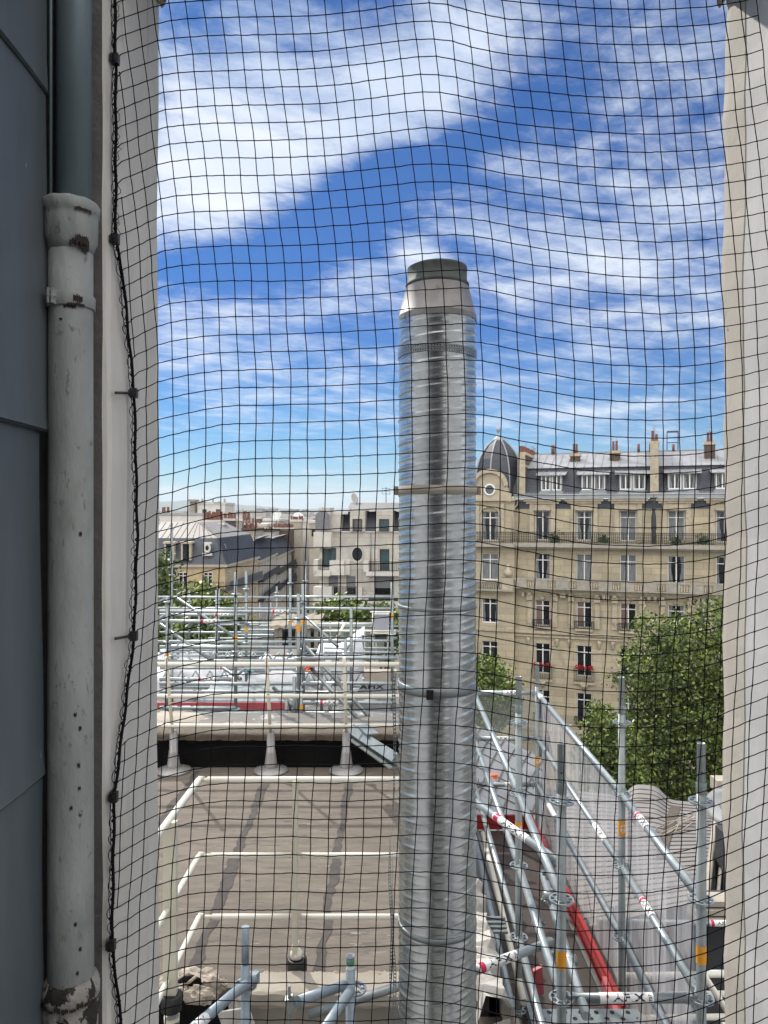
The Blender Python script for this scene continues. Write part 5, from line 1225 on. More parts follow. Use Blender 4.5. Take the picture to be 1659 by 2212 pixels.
# corner pavilion with dome
uc = fr.U(1058, -.5); pw0, pw1 = fr.U(1018, -.5), fr.U(1111, -.5); yb = -.5; zp_ = lambda py: fr.Z(1058, py, -.5)
pf = [(1104, 1168, 1.35), (1196, 1253, 1.3), (1292, 1346, 1.25), (1385, 1440, 1.2), (1480, 1545, 1.2)]
b = MB(); b.holes(pw0, pw1, .02, zp_(1075), [(uc-w/2, uc+w/2, zp_(q), zp_(p)) for p, q, w in pf], .3, y=yb); b.quad((pw1, yb, 0), (pw1, 0, 0), (pw1, 0, zp_(1075)), (pw1, yb, zp_(1075))); b.quad((pw0, yb, 0), (pw0, yb, zp_(1075)), (pw0, 12, zp_(1075)), (pw0, 12, 0)); pv = b.build('pavilion', 'stone_h', hb)
for i, (p, q, w) in enumerate(pf): 
    ms_ = win_meshes(w, zp_(p)-zp_(q), cur=(2, 3, 1, 0, 0)[i]); place_win(hb, ms_, uc, yb+.2, zp_(q))
m = MB(); 
for k in range(12):
    a0, a1 = math.pi*k/12, math.pi*(k+1)/12
    m.bar((uc+.78*math.cos(a0), yb-.06, zp_(1112)+.62*math.sin(a0)), (uc+.78*math.cos(a1), yb-.06, zp_(1112)+.62*math.sin(a1)), .10, .18, up=(0, 1, 0))
m.build('arch_moulding', 'stone_trim', hb); m = MB()
for k in range(12):
    a0, a1 = math.pi*k/12, math.pi*(k+1)/12
    m.bar((uc+1.25*math.cos(a0), yb-.15, zp_(1050)+1.15*math.sin(a0)), (uc+1.25*math.cos(a1), yb-.15, zp_(1050)+1.15*math.sin(a1)), .30, .22, up=(0, 1, 0))
m.build('arch_moulding', 'stone_trim', hb)
m = MB()
for s in (-1, 1): m.box(uc+s*.95-.16, uc+s*.95+.16, yb-.16, yb-.003, zp_(1168), zp_(1088)); m.box(uc+s*1.45-.2, uc+s*1.45+.2, yb-.22, yb-.004, zp_(1084), zp_(1066))
m.box(pw0, pw1+.1, yb-.25, yb-.003, zp_(1082), zp_(1076)); m.box(pw0, pw1, yb-.2, yb-.003, zp_(1280), zp_(1268)); m.box(pw0, pw1, yb-.15, yb-.002, zp_(1362), zp_(1356)); m.build('pavilion_trim', 'stone_trim', hb); m = MB(); m.lathe([(.1, 0), (.3, .1), (.38, .35), (.2, .5), (.12, .7), (.16, .85), (.04, .95)], (fr.U(1097, -1), -1.0, fr.Z(1097, 1246, -1)), 10); m.build('stone_vase', 'stone_trim', hb)
m = MB(); m.box(fr.U(1085, -1), fr.U(1110, -1), -1.25, -.6, zp_(1275), zp_(1246)); m.build('pedestal', 'stone_trim', hb)
m = MB()   # gable with round window
n = 20; ctr = (uc, zp_(1056)); 
poly = [(uc-1.5, zp_(1076)), (uc+1.5, zp_(1076)), (uc+1.35, zp_(1055))]+[(uc+1.2*math.cos(math.pi*k/14), zp_(1050)+1.12*math.sin(math.pi*k/14)) for k in range(15)]+[(uc-1.35, zp_(1055))]
m.prism(poly, yb-.02, yb+1.2); m.build('gable', 'stone_trim', hb)
m = MB(); m.lathe([(.44, 0), (.44, .12), (.33, .12), (.33, .02)], (0, 0, 0), 28, M=Matrix.Translation((uc, yb-.02, zp_(1058))) @ Matrix.Rotation(R(90), 4, 'X'), capb=False, capt=False); ow = m.build('round_window', 'win_white', hb)
m = MB(); m.lathe([(.34, .0), (.34, .03)], (0, 0, 0), 28, M=Matrix.Translation((uc, yb-.02, zp_(1058))) @ Matrix.Rotation(R(90), 4, 'X')); m.build('pane', 'glass_teal', ow)
m = MB(); iron_rail(m, pw0, pw1, yb-.85, zp_(1172), zp_(1148)-zp_(1172)); m.build('balcony_railing', 'iron_rail', hb)
m = MB(); m.box(pw0, pw1+.15, yb-.95, yb-.005, zp_(1180), zp_(1172)); m.build('balcony_slab', 'stone_grey', hb); m = MB(); m.box(pw0, pw1, yb-.8, yb-.006, zp_(1274), zp_(1270)); m.build('balcony_slab', 'stone_grey', hb)
m = MB(); 
for k in range(14): m.lathe([(.07, 0), (.045, .1), (.085, .25), (.045, .45), (.07, .5)], (pw0+.15+k*.17, yb-.7, zp_(1270)), 6)
m.box(pw0, fr.U(1085, -1), yb-.85, yb-.55, zp_(1270)+.5, zp_(1270)+.62); m.build('balustrade', 'stone_grey', hb)
ud0 = fr.U(1076, 1.5); zb0, za = fr.Z(1076, 1072, 1.5), fr.Z(1076, 948, 1.5); H = za-zb0
def dome(n, rs_, m, off=0.0, rot=22.5):
    return m
RD = (fr.U(1122, 1.5)-fr.U(1030, 1.5))/2*1.14
prof = [(1.0, 0), (1.0, .18), (.985, .34), (.93, .50), (.83, .64), (.69, .76), (.50, .87), (.28, .96), (.12, 1.0)]
m = MB(); n = 8; bse = 0
for r, t in prof:
    for k in range(n): a = 2*math.pi*(k+.5)/n+.25; m.v.append((ud0+RD*r*math.cos(a), 1.6+RD*r*math.sin(a), zb0+H*t))
for i in range(len(prof)-1):
    for k in range(n): m.f.append((i*n+k, i*n+(k+1) % n, (i+1)*n+(k+1) % n, (i+1)*n+k)); m.sm.append(False)
m.build('dome', 'slate', hb); m = MB()
for k in range(n):
    a = 2*math.pi*(k+.5)/n+.25; m.tube([(ud0+RD*r*1.01*math.cos(a), 1.6+RD*r*1.01*math.sin(a), zb0+H*t+.02) for r, t in prof], .055, 6)
m.lathe([(RD*.24, -.35), (RD*.22, -.1), (.25, .0), (.14, .12), (.06, .3), (.06, .42), (.14, .5), (.17, .62), (.10, .78), (.01, .92)], (ud0, 1.6, za+.1), 14); m.build('dome_rib', 'zinc_roof', hb)
# balcony plants
def bush(name, c, r, n, m_, label, cat, par=None, lf=.09, grp=None):
    m = MB(); q = random.Random(int(c[0]*97+c[2]*13)); 
    for k in range(n):
        d = Vector((q.gauss(0, .5), q.gauss(0, .5), abs(q.gauss(0, .55)))); p = Vector(c)+Vector((d.x*r[0], d.y*r[1], d.z*r[2])); a = Vector((q.uniform(-1, 1), q.uniform(-1, 1), q.uniform(-1, 1)))*lf; e = Vector((q.uniform(-1, 1), q.uniform(-1, 1), q.uniform(-1, 1)))*lf
        m.quad(p-a-e, p+a-e*.4, p+a+e, p-a+e*.4)
    m.v = [tuple(v) for v in m.v]; o = m.build(name, m_); return tag(o, label, cat, grp)
for px, lab in ((1200, 'potted plant on the top balcony left of the first tall window'), (1306, 'low dark plant on the balcony between the second and third windows'), (1461, 'green plant in front of the fourth balcony window'), (1515, 'wide leafy plant on the balcony near the right pier')):
    c = pmat(hb) @ Vector((fr.U(px), -.7, z_(1171))); bush('balcony_plant', c, (.4, .2, .5), 110, 'leaf_dark', lab, 'plant', grp='plants on the top balcony')
m = MB(); c = pmat(hb) @ Vector((fr.U(1412), -.8, z_(1172))); m.lathe([(.16, 0), (.16, .9), (.19, 1.0), (.17, 1.9), (.10, 2.3), (.14, 2.4), (.05, 3.0), (.01, 3.5)], c, 8); o = m.build('folded_parasol', 'wall_dark'); tag(o, 'closed dark parasol standing on the top balcony', 'parasol')

# ---------------- pale modern building in the centre
fm = Frame(XO(684, 62), 62, XO(905, 62)+.4, 61)
mb_ = thing('modern_building', 'pale stone-clad modern building with oval window, behind the left of the flue', 'building', (XO(684, 62), 62, 0), fm.a)
U, Z = fm.U, fm.Z
def zm(py): return Z(780, py)
fw_ = [(U(763), U(783), 1121, 1147), (U(820), U(841), 1121, 1147), (U(697), U(726), 1184, 1226), (U(820), U(841), 1186, 1233), (U(696), U(711), 1120, 1147), (U(748), U(768), 1245, 1285), (U(810), U(851), 1245, 1285), (U(710), U(730), 1245, 1285)]
b = MB(); b.holes(U(690), U(905), 0.02, zm(1148), [(a, c, zm(q), zm(p)) for a, c, p, q in fw_ if p > 1150], .35); b.box(U(757), U(789), -.25, 2.5, zm(1148)+.003, zm(1103)); b.box(U(813), U(850), -.25, 2.5, zm(1148)+.003, zm(1103)); b.box(U(865), U(895), -.25, 2.5, zm(1148)+.003, zm(1103))
b.box(U(691), U(716), -.6, 1.4, zm(1119), zm(1097)); b.box(U(691), U(694), -.6, .5, zm(1148), zm(1119)-.003); b.box(U(711), U(716), -.6, .5, zm(1148), zm(1119)-.003); b.box(U(716)+.003, U(738), -.2, 1.5, zm(1148)+.003, zm(1109))
b.quad((U(690), 0, 0), (U(690), 0, zm(1148)), (U(690), 13, zm(1148)), (U(690), 13, 0)); b.build('wall', 'stone_modern', mb_)
m = MB(); m.quad((U(700), .2, zm(1148)), (U(905), .2, zm(1148)), (U(905), 1.4, zm(1105)), (U(722), 1.4, zm(1105))); m.build('mansard', 'slate_plain', mb_)
m = MB(); z1_, z2_ = zm(1103), Z(800, 1086, 4.5); m.quad((U(748), .4, z1_), (U(905), .4, z1_), (U(905), 4.5, z2_), (U(757, 4.5), 4.5, z2_)); m.quad((U(748), .4, z1_), (U(757, 4.5), 4.5, z2_), (U(757, 4.5), 9, z2_), (U(748), 13, z1_)); m.quad((U(757, 4.5), 4.5, z2_), (U(905), 4.5, z2_), (U(905), 9, z2_), (U(757, 4.5), 9, z2_)); m.build('roof', 'zinc_warm', mb_)
m = MB(); m.grid(lambda u, v: (U(716)+(U(752)-U(716))*u, -.1+1.8*(1-math.cos(v*1.57)), zm(1111)+(zm(1098)-zm(1111))*math.sin(v*1.57)), 4, 6); m.quad((U(690), 1.4, zm(1106)), (U(750), 1.4, zm(1106)), (U(750), 13, zm(1106)), (U(690), 13, zm(1106))); m.build('curved_roof', 'zinc_roof', mb_)
for a, c, p, q in fw_[:2]+fw_[2:5]:
    ms_ = win_meshes(c-a, zm(p)-zm(q), mt='wall_dark', gl='glass_teal', cur=0, tr=0, mull=(c-a) > .9); place_win(mb_, ms_, (a+c)/2, -.30 if (p == 1121) else (-.22 if p == 1120 else .2), zm(q))
for a, c, p, q in fw_[5:]:
    m = MB(); m.box(a+.003, c-.003, .14, .2, zm(1270 if p == 1245 else q), zm(p)-.003); m.build('roller_shutter', 'shutter', mb_); m = MB(); m.box(a+.003, c-.003, .22, .25, zm(q), zm(1270)-.003); m.build('dark_window', 'glass_dark', mb_)
m = MB(); 
def ell(rx, rz, y, n=28): return [(U(772)+rx*math.cos(2*math.pi*k/n), zm(1197)+rz*math.sin(2*math.pi*k/n)) for k in range(n)]
e1, e2 = ell(.43, .56, 0), ell(.60, .76, 0)
for k in range(28):
    k2 = (k+1) % 28; m.quad((e1[k][0], -.09, e1[k][1]), (e2[k][0], -.09, e2[k][1]), (e2[k2][0], -.09, e2[k2][1]), (e1[k2][0], -.09, e1[k2][1])); m.quad((e2[k][0], -.09, e2[k][1]), (e2[k][0], 0, e2[k][1]), (e2[k2][0], 0, e2[k2][1]), (e2[k2][0], -.09, e2[k2][1]))
m.build('oval_window', 'stone_modern', mb_); m = MB(); m.prism(e1, -.04, -.01); m.build('pane', 'glass_dark', mb_.children[-1] if False else mb_)
m = MB()
m.box(U(683), U(720), -1.1, -.01, zm(1183), zm(1149)); m.box(U(683), U(692), -1.1, -.01, zm(1240), zm(1208)); m.box(U(684), U(718), -1.1, -.01, zm(1243), zm(1231)); m.box(U(716)+.003, U(747), -.9, -.012, zm(1241), zm(1210)); m.box(U(747)+.003, U(757), -.5, -.012, zm(1241), zm(1212))
m.box(U(720), U(905), -.12, -.004, zm(1150), zm(1147.5)); m.box(U(788), U(799), -.8, -.01, zm(1233), zm(1211)); m.box(U(793), U(866), -.8, -.01, zm(1242), zm(1233)-.003); m.box(U(683), U(722), -1.2, -.01, zm(1296), zm(1266)); m.box(U(775), U(784), -.7, -.01, zm(1294), zm(1267)); m.box(U(722)+.003, U(870), -.9, -.01, zm(1309), zm(1297)); m.box(U(722)+.003, U(745), -.85, -.012, zm(1297), zm(1286))
for k in range(10):
    a0, a1 = math.pi*k/10, math.pi*(k+1)/10; c = U(831); m.bar((c+1.35*math.cos(a0), -.05, zm(1248)+.32*math.sin(a0)), (c+1.35*math.cos(a1), -.05, zm(1248)+.32*math.sin(a1)), .16, .16, up=(0, 1, 0))
    c = U(700); m.bar((c+.75*math.cos(a0), -1.1, zm(1309)+.42*math.sin(a0)), (c+.75*math.cos(a1), -1.1, zm(1309)+.42*math.sin(a1)), .2, .2, up=(0, 1, 0))
m.build('balcony', 'concrete_pale', mb_)
m = MB(); iron_rail(m, U(799), U(862), -.78, zm(1233), .85, orn=False); m.build('balcony_railing', 'iron_rail', mb_); m = MB(); iron_rail(m, U(722), U(775), -.85, zm(1286), .8, orn=False); m.build('balcony_railing', 'iron_rail', mb_)
m = MB(); m.box(U(716), U(745), .14, .2, zm(1408) if False else zm(1305), zm(1290)); m.box(U(797), U(860), -.3, -.2, zm(1297)+.003, zm(1290)); m.build('recess', 'wall_dark', mb_)
m = MB(); m.prism([(U(700)+.62*math.cos(math.pi*k/12), zm(1118)+.0+.55*math.sin(math.pi*k/12)) for k in range(13)]+[(U(700)-.62, zm(1148)), (U(700)+.62, zm(1148))], -.612, -.603); m.build('arched_recess', 'shutter', mb_)
m = MB(); m.tube([(U(801), -.08, zm(1150)), (U(801), -.08, zm(1233))], .05, 6); m.build('drainpipe', 'galva', mb_)
dish(766, 1077, 66, .52, R(60), R(75), 'dish_dirty', 'large grey satellite dish seen edge-on above the roof of the modern building', 1.0)
m = MB(); c = P(834, 1089, 66); m.tube([c-Vector((0, 0, .3)), c+Vector((0, 0, 1.5))], .035, 5)
for dz_ in (0, .25, .5): m.bar(c+Vector((-.35, 0, .9+dz_)), c+Vector((.35, 0, .9+dz_)), .03, .03)
m.bar(c+Vector((-.35, 0, .9)), c+Vector((-.35, 0, 1.4)), .03, .03); m.bar(c+Vector((.35, 0, .9)), c+Vector((.35, 0, 1.4)), .03, .03); o = m.build('tv_antenna', 'iron_rail'); tag(o, 'thin TV aerial on the modern roof beside the flue', 'antenna')

# ---------------- corner house and street row on the left
def pitched(name, label, front, side, ztop_wall, zman, zrid, wallm, manm, nwf, nws, depth, inset=1.2, cat='building', apex=None, balc=None, wh=2.1, wz=2.9, floors=4, fwin=None, roofm='zinc_roof'):
    """box house: front from (x0,y0) to (x1,y0), side runs from (x1,y0) to (x1s,y1)"""
    (x0, y0), (x1, _), (xs, ys) = front[0], front[1], side
    t = thing(name, label, cat, ((x0+x1)/2, y0, 0)); m = MB()
    zw = ztop_wall; xb = x0
    m.quad((x0, y0, 0), (x1, y0, 0), (x1, y0, zw), (x0, y0, zw)); m.quad((x1, y0, 0), (xs, ys, 0), (xs, ys, zw), (x1, y0, zw)); m.quad((xs, ys, 0), (xb, ys, 0), (xb, ys, zw), (xs, ys, zw)); m.build('wall', wallm, t, True)
    m = MB(); i = inset
    m.quad((x0, y0-.3, zw), (x1+.3, y0-.3, zw), (x1-i, y0+i, zman), (x0, y0+i, zman)); m.quad((x1+.3, y0-.3, zw), (xs+.3, ys, zw), (xs-i, ys, zman), (x1-i, y0+i, zman)); m.quad((xs+.3, ys, zw), (xb, ys, zw), (xb, ys, zman), (xs-i, ys, zman))
    man = m.build('mansard', manm, t, True)
    m = MB(); rx = (x0+x1)/2 if apex is None else apex
    m.quad((x0, y0+i, zman), (x1-i, y0+i, zman), (rx, y0+i+5, zrid), (x0, y0+i+5, zrid)); m.quad((x1-i, y0+i, zman), (xs-i, ys, zman), (rx+xs-x1, ys-1, zrid), (rx, y0+i+5, zrid)); m.quad((rx, y0+i+5, zrid), (rx+xs-x1, ys-1, zrid), (xb, ys-1, zrid), (x0, y0+i+5, zrid))
    n = int((x1-x0)/.9)
    for k in range(n+1):
        x = x0+(x1-i-x0)*k/n; m.bar((x, y0+i, zman+.03), (min(x*1.0, rx) if x < rx else rx+(x-rx)*.25, y0+i+5, zrid+.03), .08, .08)
    m.build('roof', 'zinc_warm', t, True)
    m = MB(); L = math.hypot(xs-x1, ys-y0); n = int(L/.75); d = Vector((xs-x1, ys-y0, 0))/L
    for k in range(n+1): q = Vector((x1+.3, y0-.3, zw))+d*(L*k/n); m.bar(q+Vector((.0, 0, .02)), q+Vector((-i-.3, i*.3, zman-zw+.02)), .10, .10)
    m.build('standing_seam', 'slate_plain', t, True)
    m = MB(); m.box(x0, x1+.35, y0-.35, y0-.003, zw-.35, zw-.01); m.quad((x1+.35, y0-.35, zw-.35), (xs+.35, ys, zw-.35), (xs+.35, ys, zw-.01), (x1+.35, y0-.35, zw-.01)); m.build('cornice', 'render_pale', t, True)
    ms_ = win_meshes(1.15, wh, mt='concrete_pale', cur=0, fw=.09); sm = win_meshes(1.15, wh, mt='concrete_pale', cur=0, fw=.09, gl='glass_dark')
    for fl2 in range(floors):
        z = zw-1.0-wh-fl2*wz
        for x in (fwin or [x0+(x1-x0)*(k+.5)/nwf for k in range(nwf)]):
            place_win(t, ms_, x-t.location.x, -.06, z)
            mm = MB()
        for k in range(nws):
            q = Vector((x1, y0, 0))+d*(L*(k+.5)/nws); place_win(t, sm, q.x+.06-t.location.x, q.y-t.location.y, z, rz=math.atan2(d.y, d.x))
    m = MB()
    for fl2 in (balc or []):
        z = zw-1.0-wh-fl2*wz; m.quad((x1+.75, y0-.7, z-.2), (xs+.75, ys, z-.2), (xs+.75, ys, z+.9), (x1+.75, y0-.7, z+.9)); m.box(x0, x1+.8, y0-.8, y0-.01, z-.25, z-.1); m.quad((x1, y0-.7, z-.2), (x1+.75, y0-.7, z-.2), (xs+.75, ys, z-.2), (xs, ys, z-.2))
    if balc: m.build('balcony', 'awning' if len(balc) > 1 else 'slate_plain', t, True)
    if balc and nwf > 1:
        m = MB(); iron_rail(m, x0-t.location.x, x1-t.location.x, -.75, zw-1.0-wh-.1, 1.0, .25, False); m.build('balcony_railing', 'iron_rail', t)
    return t, man
Yc = 95.0
xw = [XO(396, Yc), XO(450, Yc), XO(345, Yc)]
t, man = pitched('corner_house', 'cream corner house with dark zinc mansard and a white oval attic window on the left', [(XO(300, Yc), Yc), (XO(486, Yc), Yc)], (XO(557, 113), 113), ZO(1219, Yc), ZO(1163, Yc), ZO(1128, Yc+6), 'render_cream', 'zinc_street', 2, 5, 18, balc=[0], fwin=xw, apex=XO(424, Yc+6), roofm='zinc_roof')
m = MB()
for s in (368, 404):
    x = XO(s, Yc); z0, z1 = ZO(1210, Yc), ZO(1174, Yc); m.box(x-.62, x-.42, Yc-.55, Yc+.3, z0, z1); m.box(x+.42, x+.62, Yc-.55, Yc+.3, z0, z1); m.box(x-.75, x+.75, Yc-.7, Yc+.9, z1, z1+.25)
m.build('dormer', 'stone_trim', t, True)
for s in (368, 404): m = MB(); x = XO(s, Yc); m.box(x-.417, x+.417, Yc-.45, Yc-.3, ZO(1210, Yc), ZO(1174, Yc)-.003); m.build('dormer_window', 'glass_dark', t, True)
x, z = XO(449, Yc), ZO(1184, Yc); m = MB(); M = Matrix.Translation((x, Yc-.3, z)) @ Matrix.Rotation(R(90), 4, 'X') @ Matrix.Scale(.62, 4) @ Matrix.Scale(1.4, 4, (0, 1, 0)); m.lathe([(.75, 0), (.75, .25), (.36, .25), (.36, .05)], (0, 0, 0), 22, M=M, capb=False, capt=False); m.box(x-.6, x+.6, Yc-.4, Yc-.1, z-.95, z-.6); m.box(x-.5, x+.5, Yc-.45, Yc+.3, z+.5, z+.75); m.build('oval_window', 'render_white', t, True)
m = MB(); m.lathe([(.37, .08), (.37, .1)], (0, 0, 0), 20, M=M); m.build('pane', 'glass_dark', t, True)
m = MB()
for k, (px, py) in enumerate([(491, 1186), (505, 1183), (519, 1182), (533, 1180), (545, 1178)]):
    Y = 98+k*3.6; c = P(px, py, Y); m.bar(c+Vector((.15, 0, -.7)), c+Vector((-.35, 0, .7)), .12, .9, up=(0, 1, 0))
m.build('skylight', 'galva_pale', t, True)
pitched('street_house', 'pale street house with large dark mansard, next down the street from the corner house', [(XO(540, 114), 114), (XO(560, 114), 114)], (XO(596, 135), 135), ZO(1210, 114), ZO(1172, 114), ZO(1160, 120), 'render_pale', 'zinc_street', 1, 7, 20, balc=[0, 1], inset=2.2)
pitched('street_house', 'narrow-windowed street house with black balconies, third in the receding row', [(XO(575, 136), 136), (XO(597, 136), 136)], (XO(633, 163), 163), ZO(1201, 136), ZO(1168, 136), ZO(1160, 142), 'render_pale', 'zinc_street', 1, 9, 20, balc=[0, 1], inset=2.0)
pitched('street_house', 'farthest house of the receding row, beside the pale modern building', [(XO(612, 164), 164), (XO(634, 164), 164)], (XO(676, 215), 215), ZO(1193, 164), ZO(1168, 164), ZO(1160, 170), 'render_pale', 'zinc_street', 1, 14, 20, balc=[0, 1], inset=2.0)

# ---------------- roofs and houses beyond
def bx(name, label, cat, px0, px1, ytop, ybot, Y, dep, m_, extra=None, grp=None, win=0, roof=None):
    x0, x1 = XO(px0, Y), XO(px1, Y); t = thing(name, label, cat, ((x0+x1)/2, Y, 0), 0, grp); m = MB(); zt_ = ZO(ytop, Y); m.box(x0, x1, Y, Y+dep, 0, zt_); m.build('wall', m_, t, True)
    m = MB(); m.box(x0-.2, x1+.2, Y-.2, Y+dep+.2, zt_+.002, zt_+.3*Y/100); m.build('parapet', roof or 'concrete_pale', t, True)
    if win:
        m = MB(); q = random.Random(int(px0)); n = max(1, int((x1-x0)/3)); nz = max(1, int((ybot-ytop)/F*Y/3))
        for i in range(n):
            for j in range(nz):
                if q.random() < .85: xx = x0+(x1-x0)*(i+.5)/n; zz0 = zt_-1.2-j*3.0; m.box(xx-.55, xx+.55, Y-.04, Y-.005, zz0-1.5, zz0)
        m.build('window', 'glass_dark', t, True)
    if extra:
        n, x_a, x_b, r, h = extra; q = random.Random(n+int(px0))
        for k in range(n): xx = XO(x_a+(x_b-x_a)*k/max(1, n-1), Y)+q.uniform(-.1, .1); hh = h*q.uniform(.8, 1.3); put(POT, 'chimney_pot', t, (xx-t.location.x, .4+q.uniform(0, 1), zt_+.2*Y/100), scale=(r, r, hh))
    return t
t = bx('tower_block', 'white rooftop block with stepped storeys on the skyline at left', 'building', 427, 486, 1090, 1122, 190, 12, 'render_white', win=1)
b = MB(); Y = 190; b.box(XO(412, Y), XO(422, Y), Y-1, Y+2, ZO(1125, Y), ZO(1081, Y)); b.box(XO(410, Y), XO(425, Y), Y-2, Y+2.5, ZO(1084, Y)+.01, ZO(1079, Y)); b.box(XO(426, Y), XO(446, Y), Y-.5, Y+5, ZO(1090, Y)+.6, ZO(1085, Y)); b.box(XO(463, Y), XO(476, Y), Y-.5, Y+5, ZO(1090, Y)+.6, ZO(1086, Y))
for px in (437, 460, 485, 473): b.tube([P(px, 1090, Y+1), P(px, 1077 if px != 473 else 1083, Y+1)], .25, 6)
b.build('chimney', 'concrete_old', t, True)
bx('zinc_house', 'long low grey zinc roof behind the corner house at far left', 'building', 345, 437, 1113, 1122, 150, 15, 'render_white', (3, 350, 358, .3, 1.1), roof='zinc_roof')
bx('chimney_wall', 'long chimney wall carrying a crowded row of orange pots', 'chimney', 437, 478, 1128, 1140, 128, 2, 'brick', (16, 440, 477, .24, 1.3))
bx('chimney_wall', 'brown chimney wall with a few orange pots, right of the crowded row', 'chimney', 478, 505, 1125, 1160, 134, 2, 'brick', (6, 484, 503, .24, 1.1))
bx('chimney_stack', 'squat brown brick stack rising from the corner house roof', 'chimney', 458, 482, 1135, 1158, 108, 2, 'brick')
bx('chimney_wall', 'dark timbered chimney wall above the corner house mansard', 'chimney', 484, 522, 1126, 1146, 140, 2.5, 'stone_grey', (3, 524, 534, .3, 1.3))
bx('white_house', 'low white flat-topped house in front of the skyline, left of the dishes', 'building', 523, 575, 1136, 1165, 170, 14, 'render_white', (5, 530, 560, .3, 1.2), win=1)
bx('white_house', 'white house with a bare side wall, below the red parapet', 'building', 540, 588, 1149, 1185, 150, 12, 'render_white', (8, 545, 586, .22, .6), roof='brick')
bx('cream_house', 'small cream house with dark openings behind the bare white wall', 'building', 560, 602, 1126, 1140, 240, 12, 'render_pale', win=1)
bx('chimney_stack', 'dark green-black rooftop stack near the centre of the skyline', 'chimney', 555, 563, 1121, 1150, 200, 3, 'slate_plain')
bx('brick_gable', 'brown brick chimney gable with yellow and dark pots', 'chimney', 590, 633, 1145, 1163, 160, 2, 'brick', (12, 592, 630, .24, 1.0))
bx('chimney_wall', 'tall cream rendered party wall with a comb of small pots', 'chimney', 628, 650, 1127, 1172, 165, 4, 'render_pale', (8, 630, 652, .22, .8))
bx('white_house', 'narrow white gable between the comb of pots and the modern building', 'building', 651, 669, 1128, 1165, 175, 8, 'render_white')
bx('grey_house', 'grey-roofed low house behind the brick gable', 'building', 603, 655, 1136, 1150, 260, 16, 'slate_plain', roof='slate_plain')
bx('slab_block', 'pale block with dark window bands left of the modern building', 'building', 668, 690, 1130, 1165, 150, 10, 'render_pale', win=1)
bx('slab_block', 'small stepped pale block touching the modern building on the skyline', 'building', 681, 692, 1111, 1150, 170, 10, 'render_pale', win=1)
bx('red_roof_house', 'low house with rust-red roof edge at the centre left', 'building', 524, 552, 1146, 1165, 140, 9, 'render_pale', (6, 526, 550, .3, .9), roof='brick')
dish(597, 1114, 180, 1.35, R(-30), R(60), 'dish_white', 'left of the two white dishes on the skyline', 2); dish(645, 1116, 190, 1.4, R(20), R(50), 'dish_white', 'right of the two white dishes, turned edge-on', 2)
# distant city
m = MB(); q = random.Random(4)
for k in range(2600):
    Y = 300*math.exp(q.random()*2.5); px = q.uniform(-400, 2300) if q.random() < .5 else q.uniform(320, 900)
    w = q.uniform(5, 17); d = q.uniform(8, 25); base = 0; z = EYE-(3+q.random()*6)*(1-.0*Y) + Y*.0009*q.uniform(-1, 2)
    z = EYE - max(1.0, (q.uniform(4, 9)-Y*.004)) + (q.random() < .06)*q.uniform(2, 8)*min(1, Y/900)
    x = XO(px, Y); m.box(x, x+w, Y, Y+d, .0, z)
    if q.random() < .5: m.box(x+w*.2, x+w*.2+1, Y+1, Y+3, z+.01, z+q.uniform(1, 2.5))
o = m.build('distant_city', 'city_mix'); tag(o, 'hazy sea of far rooftops along the horizon', 'city', kind='stuff')
m = MB()
def hl(u, v):
    a = -9000+18000*u; b_ = math.exp(-((a+1630)/420)**2)*75+math.exp(-((a+2450)/500)**2)*150+26*math.exp(-((a+600)/900)**2)+14+9*math.sin(a*.004)+6*math.sin(a*.011+1)+2.5*math.sin(a*.05)+20*math.exp(-((a-3000)/900)**2)
    return (a, 5600+900*v, EYE-6+b_*1.0*math.sin(math.pi*min(1, v*1.0)*.5+.0)*(1 if v < .99 else 0)-(1-v)*20)
m.grid(hl, 260, 12); o = m.build('hills', 'hill'); o['kind'] = 'structure'

# ================================================================ trees
def crown_mesh(lobes, n, leaf, seed, clump=.55, m_='leaf'):
    rg = np.random.RandomState(seed); L = np.array(lobes, float); vol = L[:, 3]*L[:, 4]*L[:, 5]; pr = vol**.75; pr /= pr.sum()
    nc = max(20, n//26); li = rg.choice(len(L), nc, p=pr); d = rg.normal(size=(nc, 3)); d /= np.linalg.norm(d, axis=1)[:, None]
    rad = rg.uniform(.35, 1.05, nc)**.5; cen = L[li, :3]+d*rad[:, None]*L[li, 3:6]
    ci = rg.randint(0, nc, n); p = cen[ci]+rg.normal(size=(n, 3))*clump*np.array([1, 1, .6])
    a = rg.normal(size=(n, 3)); a /= np.linalg.norm(a, axis=1)[:, None]; b_ = np.cross(a, rg.normal(size=(n, 3))); b_ /= np.linalg.norm(b_, axis=1)[:, None]
    s = leaf*rg.uniform(.6, 1.25, n)[:, None]
    v = np.stack([p-a*s, p+b_*s*.55-a*s*.1, p+a*s, p-b_*s*.55-a*s*.1], 1).reshape(-1, 3); c = np.array([L[:, 0].mean(), L[:, 1].mean(), L[:, 2].min()])
    me = bpy.data.meshes.new('crown'); me.vertices.add(len(v)); me.vertices.foreach_set('co', v.ravel()); me.loops.add(4*n); me.loops.foreach_set('vertex_index', np.arange(4*n)); me.polygons.add(n); me.polygons.foreach_set('loop_start', np.arange(0, 4*n, 4)); me.polygons.foreach_set('loop_total', np.full(n, 4)); me.materials.append(MATS[m_]); me.update(); me.validate()
    return me
